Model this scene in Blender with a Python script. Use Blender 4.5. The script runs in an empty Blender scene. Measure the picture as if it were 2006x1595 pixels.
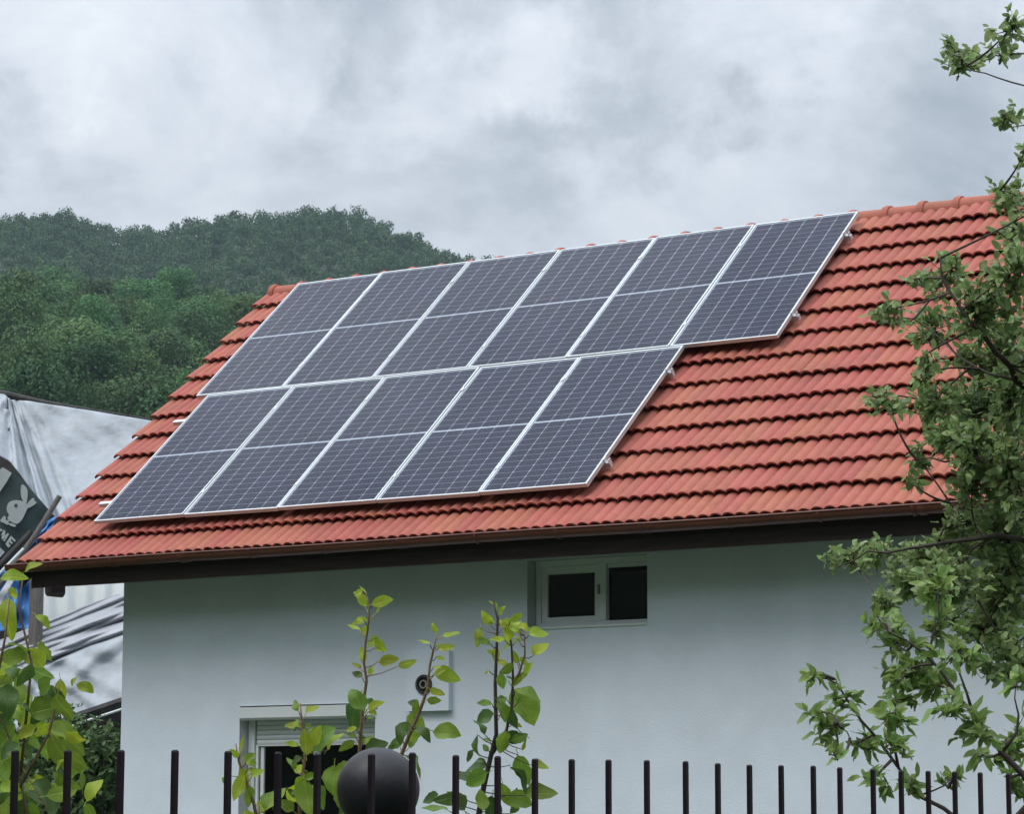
import bpy, math, random
import numpy as np
from mathutils import Vector, Matrix, Euler

# ------------------------------------------------------------------ scene
sc = bpy.context.scene
COL = sc.collection
rnd = random.Random(7)
nrg = np.random.default_rng(11)
PW, PH = 2006.0, 1595.0                      # size of the photograph

# camera -------------------------------------------------------------
FL = 2.75694                                 # focal length in picture widths
CAM = np.array([17.21996, -19.29758, 1.60])
YAW, PITCH, ROLL = -0.58083, 0.14764, 0.00187
FW = np.array([math.sin(YAW)*math.cos(PITCH), math.cos(YAW)*math.cos(PITCH), math.sin(PITCH)])
_r = np.array([math.cos(YAW), -math.sin(YAW), 0.0]); _u = np.cross(_r, FW)
RT = _r*math.cos(ROLL)+_u*math.sin(ROLL); UP = -_r*math.sin(ROLL)+_u*math.cos(ROLL)
cd = bpy.data.cameras.new('camera'); cam = bpy.data.objects.new('camera', cd); COL.objects.link(cam)
cd.sensor_width = 36.0; cd.lens = 36.0*FL; cd.clip_start = 0.1; cd.clip_end = 9000
cam.matrix_world = Matrix(((RT[0], UP[0], -FW[0], CAM[0]), (RT[1], UP[1], -FW[1], CAM[1]),
                           (RT[2], UP[2], -FW[2], CAM[2]), (0, 0, 0, 1)))
sc.camera = cam
sc.render.resolution_x, sc.render.resolution_y = 1024, 815

# world: an overcast sky with cloud structure, brighter overhead -----------
SUN_EL, SUN_AZ = math.radians(58), math.radians(205)   # azimuth of the sun, clockwise from +Y
w = bpy.data.worlds.new('World'); sc.world = w; w.use_nodes = True
nt = w.node_tree; nt.nodes.clear(); L = nt.links
def wn(t, **kw):
    n = nt.nodes.new(t)
    for k, v in kw.items(): setattr(n, k, v)
    return n
def wmath(op, a, b=None, clamp=False):
    n = wn('ShaderNodeMath', operation=op, use_clamp=clamp)
    for i, v in enumerate((a, b)):
        if v is None: continue
        if isinstance(v, (int, float)): n.inputs[i].default_value = v
        else: L.new(v, n.inputs[i])
    return n.outputs[0]
tc = wn('ShaderNodeTexCoord')
sep = wn('ShaderNodeSeparateXYZ'); L.new(tc.outputs['Generated'], sep.inputs[0])
zpos = wmath('MAXIMUM', sep.outputs[2], 0.0)
mp = wn('ShaderNodeMapping'); L.new(tc.outputs['Generated'], mp.inputs[0])
mp.inputs['Scale'].default_value = (1.0, 1.0, 1.7); mp.inputs['Location'].default_value = (3.1, 1.4, 0.35)
n1 = wn('ShaderNodeTexNoise'); L.new(mp.outputs[0], n1.inputs['Vector'])
n1.inputs['Scale'].default_value = 9.5; n1.inputs['Detail'].default_value = 9; n1.inputs['Roughness'].default_value = 0.57
n1.inputs['Distortion'].default_value = 0.35
n2 = wn('ShaderNodeTexNoise'); L.new(mp.outputs[0], n2.inputs['Vector'])
n2.inputs['Scale'].default_value = 3.1; n2.inputs['Detail'].default_value = 3; n2.inputs['Roughness'].default_value = 0.5
mixn = wmath('ADD', wmath('ADD', wmath('MULTIPLY', n1.outputs[0], 0.66), wmath('MULTIPLY', n2.outputs[0], 0.25)), 0.10)
# cloud banks seen between the hill and the top of the frame: direction (picture column, row), radius, density
wrp = wn('ShaderNodeTexNoise'); L.new(tc.outputs['Generated'], wrp.inputs['Vector'])
wrp.inputs['Scale'].default_value = 22.0; wrp.inputs['Detail'].default_value = 6; wrp.inputs['Roughness'].default_value = 0.62
ws = wn('ShaderNodeVectorMath', operation='SUBTRACT'); L.new(wrp.outputs['Color'], ws.inputs[0]); ws.inputs[1].default_value = (.5, .5, .5)
wsc = wn('ShaderNodeVectorMath', operation='SCALE'); L.new(ws.outputs[0], wsc.inputs[0]); wsc.inputs['Scale'].default_value = 0.10
wad = wn('ShaderNodeVectorMath', operation='ADD'); L.new(tc.outputs['Generated'], wad.inputs[0]); L.new(wsc.outputs[0], wad.inputs[1])
CLOUDS = [(668, 140, 62, -.075), (1285, 235, 90, -.075), (1420, 245, 60, -.06), (1500, 140, 48, -.07), (900, 300, 150, -.05), (1065, 290, 85, -.06), (300, 235, 170, -.05), (520, 330, 200, -.045),
          (1830, 300, 170, -.075), (30, 310, 90, -.07), (0, 190, 45, -.06), (790, 20, 90, -.035), (1300, 30, 90, -.04), (1990, 60, 160, -.04), (1240, 330, 60, -.03),
          (300, 70, 200, .05), (110, 200, 70, .05), (810, 230, 60, .04), (1080, 175, 120, .07), (990, 110, 100, .045), (1600, 330, 110, .02), (560, 120, 70, .04)]
for cx_, cy_, sg, amp in CLOUDS:
    bd = FW+RT*((cx_-PW/2)/(FL*PW))-UP*((cy_-PH/2)/(FL*PW)); bd = bd/np.linalg.norm(bd)
    v1 = wn('ShaderNodeVectorMath', operation='SUBTRACT'); L.new(wad.outputs[0], v1.inputs[0]); v1.inputs[1].default_value = tuple(bd)
    v2 = wn('ShaderNodeVectorMath', operation='MULTIPLY'); L.new(v1.outputs[0], v2.inputs[0]); v2.inputs[1].default_value = (1, 1, 1.45)
    v3 = wn('ShaderNodeVectorMath', operation='DOT_PRODUCT'); L.new(v2.outputs[0], v3.inputs[0]); L.new(v2.outputs[0], v3.inputs[1])
    gk = wmath('POWER', 2.71828, wmath('MULTIPLY', v3.outputs['Value'], -1.0/(2*(sg/(FL*PW))**2)))
    mixn = wmath('ADD', mixn, wmath('MULTIPLY', gk, amp*1.35))
ramp = wn('ShaderNodeValToRGB'); L.new(mixn, ramp.inputs[0])
el = ramp.color_ramp.elements
el[0].position = 0.40; el[0].color = (0.36, 0.405, 0.46, 1)
el[1].position = 0.70; el[1].color = (0.78, 0.815, 0.86, 1)
e = el.new(0.50); e.color = (0.495, 0.54, 0.60, 1)
e = el.new(0.575); e.color = (0.625, 0.67, 0.735, 1)
grad = wmath('ADD', wmath('MULTIPLY', wmath('POWER', zpos, 1.8), 3.0), 0.80)
vm = wn('ShaderNodeVectorMath', operation='SCALE'); L.new(ramp.outputs[0], vm.inputs[0]); L.new(grad, vm.inputs['Scale'])
sky = wn('ShaderNodeTexSky', sky_type='NISHITA', sun_disc=False)
sky.sun_elevation = SUN_EL; sky.sun_rotation = SUN_AZ
sks = wn('ShaderNodeVectorMath', operation='SCALE'); L.new(sky.outputs[0], sks.inputs[0]); sks.inputs['Scale'].default_value = 0.07
mx = wn('ShaderNodeMix', data_type='RGBA'); mx.inputs[0].default_value = 0.92
L.new(sks.outputs[0], mx.inputs[6]); L.new(vm.outputs[0], mx.inputs[7])
bg = wn('ShaderNodeBackground'); L.new(mx.outputs[2], bg.inputs[0]); bg.inputs[1].default_value = 1.0
wo = wn('ShaderNodeOutputWorld'); L.new(bg.outputs[0], wo.inputs[0])

sd = bpy.data.lights.new('sun', 'SUN'); sd.energy = 1.5; sd.angle = math.radians(35); sd.color = (1.0, 0.96, 0.9)
so = bpy.data.objects.new('sun', sd); COL.objects.link(so)
sdir = Vector((math.sin(SUN_AZ)*math.cos(SUN_EL), math.cos(SUN_AZ)*math.cos(SUN_EL), math.sin(SUN_EL)))
so.rotation_euler = sdir.to_track_quat('Z', 'Y').to_euler(); so.location = (0, -30, 60)
vs = sc.view_settings; vs.view_transform = 'Standard'; vs.look = 'None'; vs.exposure = 0.2; vs.gamma = 1.0
vs.use_curve_mapping = False
sc.cycles.max_bounces = 8; sc.cycles.transparent_max_bounces = 12; sc.cycles.volume_bounces = 1
sc.cycles.use_denoising = True

# ------------------------------------------------------------------ helpers
def px(x, y, d):
    "point seen at photo pixel (x, y) at depth d along the view axis"
    return CAM+d*(FW+RT*((x-PW/2)/(FL*PW))-UP*((y-PH/2)/(FL*PW)))
def toward(x, y, Y):
    "point seen at a photo pixel on the vertical plane y = Y"
    d = FW+RT*((x-PW/2)/(FL*PW))-UP*((y-PH/2)/(FL*PW)); return CAM+d*((Y-CAM[1])/d[1])
def pxdep(P):
    return float((np.asarray(P)-CAM) @ FW)
def tag(o, label=None, cat=None, group=None, kind=None):
    if label: o['label'] = label
    if cat: o['category'] = cat
    if group: o['group'] = group
    if kind: o['kind'] = kind
    return o
def empty(name, loc, label=None, cat=None, group=None, mat=None):
    o = bpy.data.objects.new(name, None); COL.objects.link(o); o.empty_display_size = 0.1
    if mat is not None: o.matrix_world = mat
    else: o.location = Vector(loc)
    return tag(o, label, cat, group)
def link(name, me, mat=None, parent=None, local=False):
    o = bpy.data.objects.new(name, me); COL.objects.link(o)
    if mat is not None and not me.materials: me.materials.append(mat)
    if parent is not None:
        o.parent = parent
        if not local: o.matrix_parent_inverse = parent_world(parent).inverted()
    return o
def parent_world(p):
    m = p.matrix_basis.copy()
    if p.parent: m = parent_world(p.parent) @ p.matrix_parent_inverse @ m
    return m
class MB:
    def __init__(s): s.v = []; s.f = []; s.m = []
    def add(s, vs_, fs, m=0):
        b = len(s.v); s.v += [tuple(map(float, q)) for q in vs_]
        s.f += [tuple(b+i for i in f) for f in fs]; s.m += [m]*len(fs); return s
    def box(s, lo, hi, m=0, M=None):
        x0, y0, z0 = lo; x1, y1, z1 = hi
        v = [(x0,y0,z0),(x1,y0,z0),(x1,y1,z0),(x0,y1,z0),(x0,y0,z1),(x1,y0,z1),(x1,y1,z1),(x0,y1,z1)]
        if M is not None: v = [tuple(M @ Vector(q)) for q in v]
        return s.add(v, [(0,3,2,1),(4,5,6,7),(0,1,5,4),(1,2,6,5),(2,3,7,6),(3,0,4,7)], m)
    def tube(s, pts, rad, n=8, m=0, caps=True):
        pts = [np.asarray(p, float) for p in pts]; k = len(pts)
        rad = [rad]*k if isinstance(rad, (int, float)) else rad
        ring = []; ref = None
        for i in range(k):
            t = pts[min(i+1, k-1)]-pts[max(i-1, 0)]; t = t/(np.linalg.norm(t)+1e-12)
            if ref is None: ref = np.array([0, 0, 1.0]) if abs(t[2]) < .9 else np.array([1.0, 0, 0])
            a = np.cross(t, ref); a /= np.linalg.norm(a)+1e-12; b = np.cross(a, t); ref = b
            ring.append([pts[i]+rad[i]*(a*math.cos(2*math.pi*j/n)+b*math.sin(2*math.pi*j/n)) for j in range(n)])
        base = len(s.v); s.v += [tuple(q) for r in ring for q in r]
        for i in range(k-1):
            for j in range(n):
                s.f.append((base+i*n+j, base+i*n+(j+1) % n, base+(i+1)*n+(j+1) % n, base+(i+1)*n+j)); s.m.append(m)
        if caps:
            s.f.append(tuple(base+j for j in range(n))[::-1]); s.m.append(m)
            s.f.append(tuple(base+(k-1)*n+j for j in range(n))); s.m.append(m)
        return s
    def lathe(s, prof, c, n=24, m=0):
        c = np.asarray(c, float); base = len(s.v)
        for r, z in prof:
            for j in range(n):
                s.v.append((c[0]+r*math.cos(2*math.pi*j/n), c[1]+r*math.sin(2*math.pi*j/n), c[2]+z))
        for i in range(len(prof)-1):
            for j in range(n):
                s.f.append((base+i*n+j, base+i*n+(j+1) % n, base+(i+1)*n+(j+1) % n, base+(i+1)*n+j)); s.m.append(m)
        return s
    def grid(s, P, m=0):
        h, w_ = len(P), len(P[0]); base = len(s.v)
        s.v += [tuple(map(float, q)) for r in P for q in r]
        for i in range(h-1):
            for j in range(w_-1):
                s.f.append((base+i*w_+j, base+i*w_+j+1, base+(i+1)*w_+j+1, base+(i+1)*w_+j)); s.m.append(m)
        return s
    def mesh(s, name, mats=(), smooth=False):
        me = bpy.data.meshes.new(name); me.from_pydata(s.v, [], s.f)
        for q in (mats if isinstance(mats, (list, tuple)) else [mats]): me.materials.append(q)
        if any(s.m): me.polygons.foreach_set('material_index', s.m)
        if smooth: me.polygons.foreach_set('use_smooth', [True]*len(me.polygons))
        me.update(); return me
    def build(s, name, mats, parent=None, local=False, smooth=False):
        return link(name, s.mesh(name, mats, smooth), None, parent, local)
def np_mesh(name, V, F, mat, smooth=False):
    "fast mesh from (n,3) vertices and (m,k) faces"
    me = bpy.data.meshes.new(name); V = np.asarray(V, np.float32); F = np.asarray(F, np.int32); k = F.shape[1]
    me.vertices.add(len(V)); me.vertices.foreach_set('co', V.ravel())
    me.loops.add(F.size); me.loops.foreach_set('vertex_index', F.ravel())
    me.polygons.add(len(F)); me.polygons.foreach_set('loop_start', np.arange(0, F.size, k, dtype=np.int32))
    if smooth: me.polygons.foreach_set('use_smooth', np.ones(len(F), bool))
    me.materials.append(mat); me.update(calc_edges=True); me.validate(); return me

# materials ---------------------------------------------------------------
def material(name, col, rough=0.7, var=0.0, vscale=4.0, bump=0.0, bscale=40.0, metal=0.0, spec=0.5,
             rand=0.0, trans=0.0, col2=None, coords='Object', stretch=None, hue=0.0, dirt=None, subs=None):
    m = bpy.data.materials.new(name); m.use_nodes = True; t = m.node_tree; N = t.nodes; K = t.links
    b = N['Principled BSDF']; b.inputs['Roughness'].default_value = rough; b.inputs['Metallic'].default_value = metal
    b.inputs['Specular IOR Level'].default_value = spec
    c3 = (*col, 1)
    if coords == 'World':
        g = N.new('ShaderNodeNewGeometry'); vec = g.outputs['Position']
    else:
        g = N.new('ShaderNodeTexCoord'); vec = g.outputs['Object']
    if stretch:
        mpn = N.new('ShaderNodeMapping'); mpn.inputs['Scale'].default_value = stretch; K.new(vec, mpn.inputs[0]); vec = mpn.outputs[0]
    cur = None
    if var > 0 or col2:
        nz = N.new('ShaderNodeTexNoise'); nz.inputs['Scale'].default_value = vscale; nz.inputs['Detail'].default_value = 6
        nz.inputs['Roughness'].default_value = 0.6; K.new(vec, nz.inputs['Vector'])
        rp = N.new('ShaderNodeValToRGB'); K.new(nz.outputs[0], rp.inputs[0])
        rp.color_ramp.elements[0].position = 0.32; rp.color_ramp.elements[1].position = 0.68
        if col2: a_, b_ = col, col2
        else: a_ = tuple(q*(1-var) for q in col); b_ = tuple(min(1, q*(1+var)) for q in col)
        rp.color_ramp.elements[0].color = (*a_, 1); rp.color_ramp.elements[1].color = (*b_, 1)
        cur = rp.outputs[0]
    if rand > 0 or hue > 0:
        oi = N.new('ShaderNodeObjectInfo'); gi = N.new('ShaderNodeNewGeometry')
        ad = N.new('ShaderNodeMath'); ad.operation = 'ADD'; K.new(oi.outputs['Random'], ad.inputs[0]); K.new(gi.outputs['Random Per Island'], ad.inputs[1])
        fr = N.new('ShaderNodeMath'); fr.operation = 'FRACT'; K.new(ad.outputs[0], fr.inputs[0])
        mr = N.new('ShaderNodeMapRange'); K.new(fr.outputs[0], mr.inputs[0]); mr.inputs[3].default_value = 1-rand; mr.inputs[4].default_value = 1+rand
        hs = N.new('ShaderNodeHueSaturation'); K.new(mr.outputs[0], hs.inputs['Value'])
        if hue > 0:
            m7 = N.new('ShaderNodeMath'); m7.operation = 'MULTIPLY'; m7.inputs[1].default_value = 7.31; K.new(fr.outputs[0], m7.inputs[0])
            f7 = N.new('ShaderNodeMath'); f7.operation = 'FRACT'; K.new(m7.outputs[0], f7.inputs[0])
            mh = N.new('ShaderNodeMapRange'); K.new(f7.outputs[0], mh.inputs[0]); mh.inputs[3].default_value = 0.5-hue; mh.inputs[4].default_value = 0.5+hue
            K.new(mh.outputs[0], hs.inputs['Hue'])
        if cur is not None: K.new(cur, hs.inputs['Color'])
        else: hs.inputs['Color'].default_value = c3
        cur = hs.outputs[0]
    if dirt:
        dcol, dscale, dlo, dhi, dstretch = dirt
        mpd = N.new('ShaderNodeMapping'); mpd.inputs['Scale'].default_value = dstretch; K.new(g.outputs[0] if coords == 'World' else g.outputs['Object'], mpd.inputs[0])
        dn = N.new('ShaderNodeTexNoise'); dn.inputs['Scale'].default_value = dscale; dn.inputs['Detail'].default_value = 8; K.new(mpd.outputs[0], dn.inputs['Vector'])
        dm = N.new('ShaderNodeMapRange'); K.new(dn.outputs[0], dm.inputs[0]); dm.inputs[1].default_value = dlo; dm.inputs[2].default_value = dhi
        mxd = N.new('ShaderNodeMix'); mxd.data_type = 'RGBA'; K.new(dm.outputs[0], mxd.inputs[0])
        if cur is not None: K.new(cur, mxd.inputs[6])
        else: mxd.inputs[6].default_value = c3
        mxd.inputs[7].default_value = (*dcol, 1); cur = mxd.outputs[2]
    if cur is not None: K.new(cur, b.inputs['Base Color'])
    else: b.inputs['Base Color'].default_value = c3
    if bump > 0:
        bn = N.new('ShaderNodeTexNoise'); bn.inputs['Scale'].default_value = bscale; bn.inputs['Detail'].default_value = 5; K.new(vec, bn.inputs['Vector'])
        bp = N.new('ShaderNodeBump'); bp.inputs['Strength'].default_value = 1.0; bp.inputs['Distance'].default_value = bump
        K.new(bn.outputs[0], bp.inputs['Height']); K.new(bp.outputs[0], b.inputs['Normal'])
    if trans > 0:
        tr = N.new('ShaderNodeBsdfTranslucent'); ms = N.new('ShaderNodeMixShader'); ms.inputs[0].default_value = trans
        if cur is not None: K.new(cur, tr.inputs[0])
        else: tr.inputs[0].default_value = c3
        K.new(b.outputs[0], ms.inputs[1]); K.new(tr.outputs[0], ms.inputs[2]); K.new(ms.outputs[0], N['Material Output'].inputs[0])
    return m
M = {}
M['tile'] = material('clay tile', (0.350, 0.108, 0.077), 0.75, var=0.09, vscale=9, bump=0.002, bscale=120, rand=0.055, coords='World', hue=0.008,
                     dirt=((0.19, 0.070, 0.052), 2.6, 0.56, 0.95, (1, 1, 1)), spec=0.3)
M['deck'] = material('roof underlay', (0.03, 0.022, 0.02), 0.9)
M['gutter'] = material('brown gutter metal', (0.13, 0.040, 0.026), 0.38, var=0.15, vscale=3, coords='World')
M['fascia'] = material('dark stained wood', (0.062, 0.034, 0.036), 0.6, var=0.3, vscale=6, stretch=(0.4, 4, 6), bump=0.0015, bscale=30, coords='World')
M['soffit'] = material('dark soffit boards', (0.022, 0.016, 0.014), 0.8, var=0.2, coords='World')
M['plaster'] = material('grey blue plaster', (0.725, 0.79, 0.865), 0.92, var=0.05, vscale=2.2, bump=0.0025, bscale=60, coords='World', spec=0.2,
                        dirt=((0.675, 0.735, 0.80), 0.9, 0.50, 0.80, (1.2, 1.2, 0.5)))
M['pvc'] = material('white window plastic', (0.70, 0.74, 0.74), 0.35, var=0.05, vscale=5, coords='World')
M['shutter'] = material('white roller shutter', (0.74, 0.77, 0.78), 0.45, var=0.04, vscale=5, coords='World')
M['flue'] = material('beige pipe', (0.36, 0.32, 0.24), 0.6)
M['dark'] = material('painted interior shade', (0.006, 0.010, 0.018), 0.9)  # near-black navy: the shade of unlit spaces put into the colour
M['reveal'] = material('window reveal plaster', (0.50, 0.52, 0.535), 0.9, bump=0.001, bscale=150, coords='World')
M['alu'] = material('anodised aluminium', (0.58, 0.61, 0.62), 0.38, metal=0.35, var=0.05, vscale=8, coords='World')
M['backsheet'] = material('white backsheet', (0.42, 0.46, 0.54), 0.5)
M['cell'] = material('silicon cell', (0.011, 0.013, 0.042), 0.35, rand=0.12, var=0.2, vscale=3.0, spec=0.15)
M['hook'] = material('steel hook', (0.30, 0.31, 0.31), 0.45, metal=0.8)
M['iron'] = material('dark painted iron', (0.008, 0.004, 0.007), 0.5, spec=0.22, var=0.25, vscale=12, coords='World', bump=0.0006, bscale=90)
M['ball'] = material('dark weathered iron ball', (0.010, 0.010, 0.013), 0.46, spec=0.32, var=0.30, vscale=9, coords='World', bump=0.0008, bscale=70)
M['grass'] = material('grass ground', (0.019, 0.036, 0.012), 0.95, var=0.35, vscale=0.6, bump=0.02, bscale=8, coords='World', col2=(0.028, 0.042, 0.015))
M['hill'] = material('forest floor', (0.022, 0.036, 0.016), 0.95, var=0.35, vscale=0.05, coords='World')
M['bark'] = material('brown bark', (0.055, 0.042, 0.034), 0.9, var=0.35, vscale=25, bump=0.004, bscale=60)
M['twig'] = material('dark twig', (0.050, 0.036, 0.030), 0.8, var=0.3, vscale=20)
M['shoot'] = material('young reddish shoot', (0.16, 0.105, 0.055), 0.6, var=0.3, vscale=30)
def leafmat(name, a, b, trans=0.35, rough=0.5, rand=0.22, vs_=12, hue=0.018, veins=False, pertree=0.0, coords='Object'):
    m = material(name, a, rough, col2=b, vscale=vs_, rand=rand, trans=trans, hue=hue, spec=0.35, coords=coords)
    N, K = m.node_tree.nodes, m.node_tree.links
    def mth(op, x, y=None, clamp=False):
        n_ = N.new('ShaderNodeMath'); n_.operation = op; n_.use_clamp = clamp
        for i, q in enumerate((x, y)):
            if q is None: continue
            if isinstance(q, (int, float)): n_.inputs[i].default_value = q
            else: K.new(q, n_.inputs[i])
        return n_.outputs[0]
    pb = N['Principled BSDF']; src = pb.inputs['Base Color'].links[0].from_socket
    users = [l.to_socket for l in src.links]
    out = src
    if pertree:
        oi = N.new('ShaderNodeObjectInfo'); hs = N.new('ShaderNodeHueSaturation'); K.new(src, hs.inputs['Color'])
        K.new(mth('ADD', mth('MULTIPLY', oi.outputs['Random'], 2*pertree), 1-pertree), hs.inputs['Value'])
        K.new(mth('ADD', mth('MULTIPLY', mth('FRACT', mth('MULTIPLY', oi.outputs['Random'], 13.7)), 0.05), 0.475), hs.inputs['Hue'])
        out = hs.outputs[0]
    if veins:
        tcn = N.new('ShaderNodeTexCoord'); sp = N.new('ShaderNodeSeparateXYZ'); K.new(tcn.outputs['Object'], sp.inputs[0])
        ax = mth('ABSOLUTE', sp.outputs[0])
        rib = mth('SUBTRACT', 1.0, mth('MULTIPLY', ax, 42.0), True)
        side = mth('SUBTRACT', mth('SINE', mth('MULTIPLY', mth('SUBTRACT', sp.outputs[1], mth('MULTIPLY', ax, 0.9)), 58.0)), 0.80)
        side = mth('MULTIPLY', side, 3.0, True)
        amt = mth('MULTIPLY', mth('MAXIMUM', rib, mth('MULTIPLY', side, 0.55)), 0.42, True)
        mxv = N.new('ShaderNodeMix'); mxv.data_type = 'RGBA'; K.new(amt, mxv.inputs[0]); K.new(out, mxv.inputs[6])
        mxv.inputs[7].default_value = (min(1, b[0]*1.9), min(1, b[1]*1.7), min(1, b[2]*2.2), 1); out = mxv.outputs[2]
        bp = N.new('ShaderNodeBump'); bp.inputs['Strength'].default_value = 0.6; bp.inputs['Distance'].default_value = 0.004; bp.invert = True
        K.new(amt, bp.inputs['Height']); K.new(bp.outputs[0], pb.inputs['Normal'])
    if out is not src:
        for u_ in users: K.new(out, u_)
    return m
M['leaf_young'] = leafmat('young yellow green leaf', (0.24, 0.34, 0.024), (0.36, 0.44, 0.038), 0.46, veins=True, rough=0.42, vs_=3.0)
M['leaf_mid'] = leafmat('mid green leaf', (0.130, 0.230, 0.027), (0.21, 0.32, 0.042), 0.45, veins=True, rough=0.42, vs_=3.0)
M['leaf_dark'] = leafmat('dark green leaf', (0.050, 0.105, 0.022), (0.085, 0.155, 0.034), 0.34, veins=True, rough=0.42, vs_=3.0)
M['leaf_plum'] = leafmat('plum leaf', (0.150, 0.240, 0.078), (0.300, 0.390, 0.155), 0.46, rand=0.36, rough=0.36)
M['leaf_fresh'] = leafmat('fresh fruit tree leaf', (0.130, 0.225, 0.055), (0.25, 0.35, 0.10), 0.46, rand=0.32, rough=0.38)
M['wood_near'] = leafmat('woodland foliage', (0.044, 0.108, 0.034), (0.080, 0.160, 0.048), 0.25, 0.7, 0.22, 0.35, 0.012, pertree=0.42)
M['wood_far'] = leafmat('far woodland foliage', (0.020, 0.058, 0.028), (0.068, 0.135, 0.048), 0.20, 0.7, 0.20, 0.11, 0.012, coords='World')
M['bushleaf'] = leafmat('bush foliage', (0.055, 0.105, 0.034), (0.100, 0.165, 0.055), 0.25, 0.6, 0.3, 2.0)
M['tarp'] = material('pale grey tarpaulin', (0.34, 0.375, 0.41), 0.5, var=0.16, vscale=3.2, bump=0.03, bscale=5.5, coords='World', trans=0.12)
M['tarp_grey'] = material('weathered grey tarpaulin', (0.31, 0.325, 0.36), 0.5, var=0.16, vscale=3.0, bump=0.012, bscale=8, coords='World')
M['sheet'] = material('white plastic sheet', (0.82, 0.86, 0.86), 0.4, var=0.04, vscale=3, coords='World', trans=0.15)
M['banner'] = material('dark grey green banner', (0.060, 0.085, 0.088), 0.5, var=0.22, vscale=3.5, bump=0.008, bscale=6, coords='World')
M['print'] = material('white print', (0.55, 0.58, 0.58), 0.55, var=0.06, vscale=14, coords='World')
M['blue'] = material('blue tarpaulin', (0.045, 0.16, 0.40), 0.4, var=0.35, vscale=5, coords='World', bump=0.01, bscale=9)
M['timber'] = material('weathered grey timber', (0.135, 0.122, 0.115), 0.85, var=0.3, vscale=9, stretch=(3, 3, 0.6), bump=0.003, bscale=40, coords='World')
M['darktimber'] = material('dark old timber', (0.045, 0.042, 0.042), 0.85, var=0.35, vscale=8, bump=0.003, bscale=30, coords='World')
M['concrete'] = material('grey concrete', (0.20, 0.20, 0.20), 0.9, var=0.25, vscale=4, bump=0.004, bscale=30, coords='World')
# clear glass: transparent with a Fresnel reflection
def glassmat(name, tint, rough=0.02, ior=1.5, bumpd=0.0):
    m = bpy.data.materials.new(name); m.use_nodes = True; t = m.node_tree; N = t.nodes; K = t.links
    N.remove(N['Principled BSDF']); tr = N.new('ShaderNodeBsdfTransparent'); tr.inputs[0].default_value = (*tint, 1)
    gl = N.new('ShaderNodeBsdfGlossy'); gl.inputs['Roughness'].default_value = rough; gl.inputs[0].default_value = (1, 1, 1, 1)
    fr = N.new('ShaderNodeFresnel'); fr.inputs[0].default_value = ior; ms = N.new('ShaderNodeMixShader')
    if bumpd:
        tcn = N.new('ShaderNodeTexCoord'); bn = N.new('ShaderNodeTexNoise'); bn.inputs['Scale'].default_value = 1.6; K.new(tcn.outputs['Object'], bn.inputs['Vector'])
        bp = N.new('ShaderNodeBump'); bp.inputs['Distance'].default_value = bumpd; K.new(bn.outputs[0], bp.inputs['Height']); K.new(bp.outputs[0], gl.inputs['Normal']); K.new(bp.outputs[0], fr.inputs['Normal'])
    K.new(fr.outputs[0], ms.inputs[0]); K.new(tr.outputs[0], ms.inputs[1]); K.new(gl.outputs[0], ms.inputs[2])
    K.new(ms.outputs[0], N['Material Output'].inputs[0]); return m
M['panelglass'] = glassmat('solar panel glass', (0.93, 0.95, 0.96), 0.07, 1.21)
M['window'] = glassmat('window glass', (0.55, 0.6, 0.62), 0.02, 1.42)

# ------------------------------------------------------------------ ground and hills
def polyat(x, pts):
    return float(np.interp(x, [p[0] for p in pts], [p[1] for p in pts]))
HOR = PH/2+FL*PW*math.tan(PITCH)              # row of the horizon in the photograph
g = MB(); n = 40
xs = np.linspace(-2500, 2500, n)
g.grid([[(x, y, 0.0) for x in xs] for y in np.linspace(-2500, 2500, n)])
tag(g.build('ground', M['grass']), kind='structure')
_f2 = np.array([math.sin(YAW), math.cos(YAW), 0]); _r2 = np.array([math.cos(YAW), -math.sin(YAW), 0])
def flat(x, d):
    "ground position in column x of the photograph at distance d"
    return CAM*np.array([1, 1, 0])+d*(_f2+_r2*((x-PW/2)/(FL*PW)))
near_crest = [(-3000, 900), (-1500, 640), (-600, 548), (0, 533), (200, 530), (300, 548), (400, 572), (500, 612), (620, 680), (800, 780), (1000, 900), (1400, 1100), (3500, 1400)]
far_crest = [(-3500, 597), (-2000, 447), (-800, 417), (-300, 402), (0, 395), (110, 382), (200, 417), (290, 415), (390, 397), (480, 389), (600, 379), (690, 379), (740, 395), (800, 427), (860, 459), (920, 477), (980, 493), (1100, 522), (1300, 567), (1700, 637), (2300, 737), (3500, 977)]
TREE_H = 9.0
def near_z(x, d):
    zc = (HOR-polyat(x, near_crest))/(FL*PW)*490+1.6-TREE_H; zc = max(zc, 4)
    k = (d-120)/370.0
    if k <= 0: return -2.0
    z = zc*(k if k <= 1 else max(1-(k-1)*1.3, 0.0))
    return -1.5+z+1.8*math.sin(x*.011+d*.021)*min(1, k*2)+1.2*math.sin(x*.023-d*.05)*min(1, k*2)
def far_z(x, d):
    zc = (HOR-polyat(x, far_crest))/(FL*PW)*960+1.6-TREE_H*0.8
    k = (d-430)/530.0
    if k <= 0: return -3.0
    z = zc*(k**0.8 if k <= 1 else max(1-(k-1)*1.1, 0))
    return -2+z+3.0*math.sin(x*.012+d*.009)*min(1, k*2)*(1-min(k, 1))*2
def terrain(name, zf, dists, mat):
    m = MB(); P = []
    for d in dists:
        row = []
        for x in np.linspace(-3200, 3400, 120):
            q = flat(x, d); row.append((q[0], q[1], zf(x, d)))
        P.append(row)
    m.grid(P); return tag(m.build(name, mat, smooth=True), kind='structure')
terrain('near_hill', near_z, np.linspace(110, 760, 60), M['hill'])
def behind_z(k): return 2+150*min(1, k)**.9*(1-.25*max(0, k-1))
bm_ = MB(); BP = []
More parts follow.
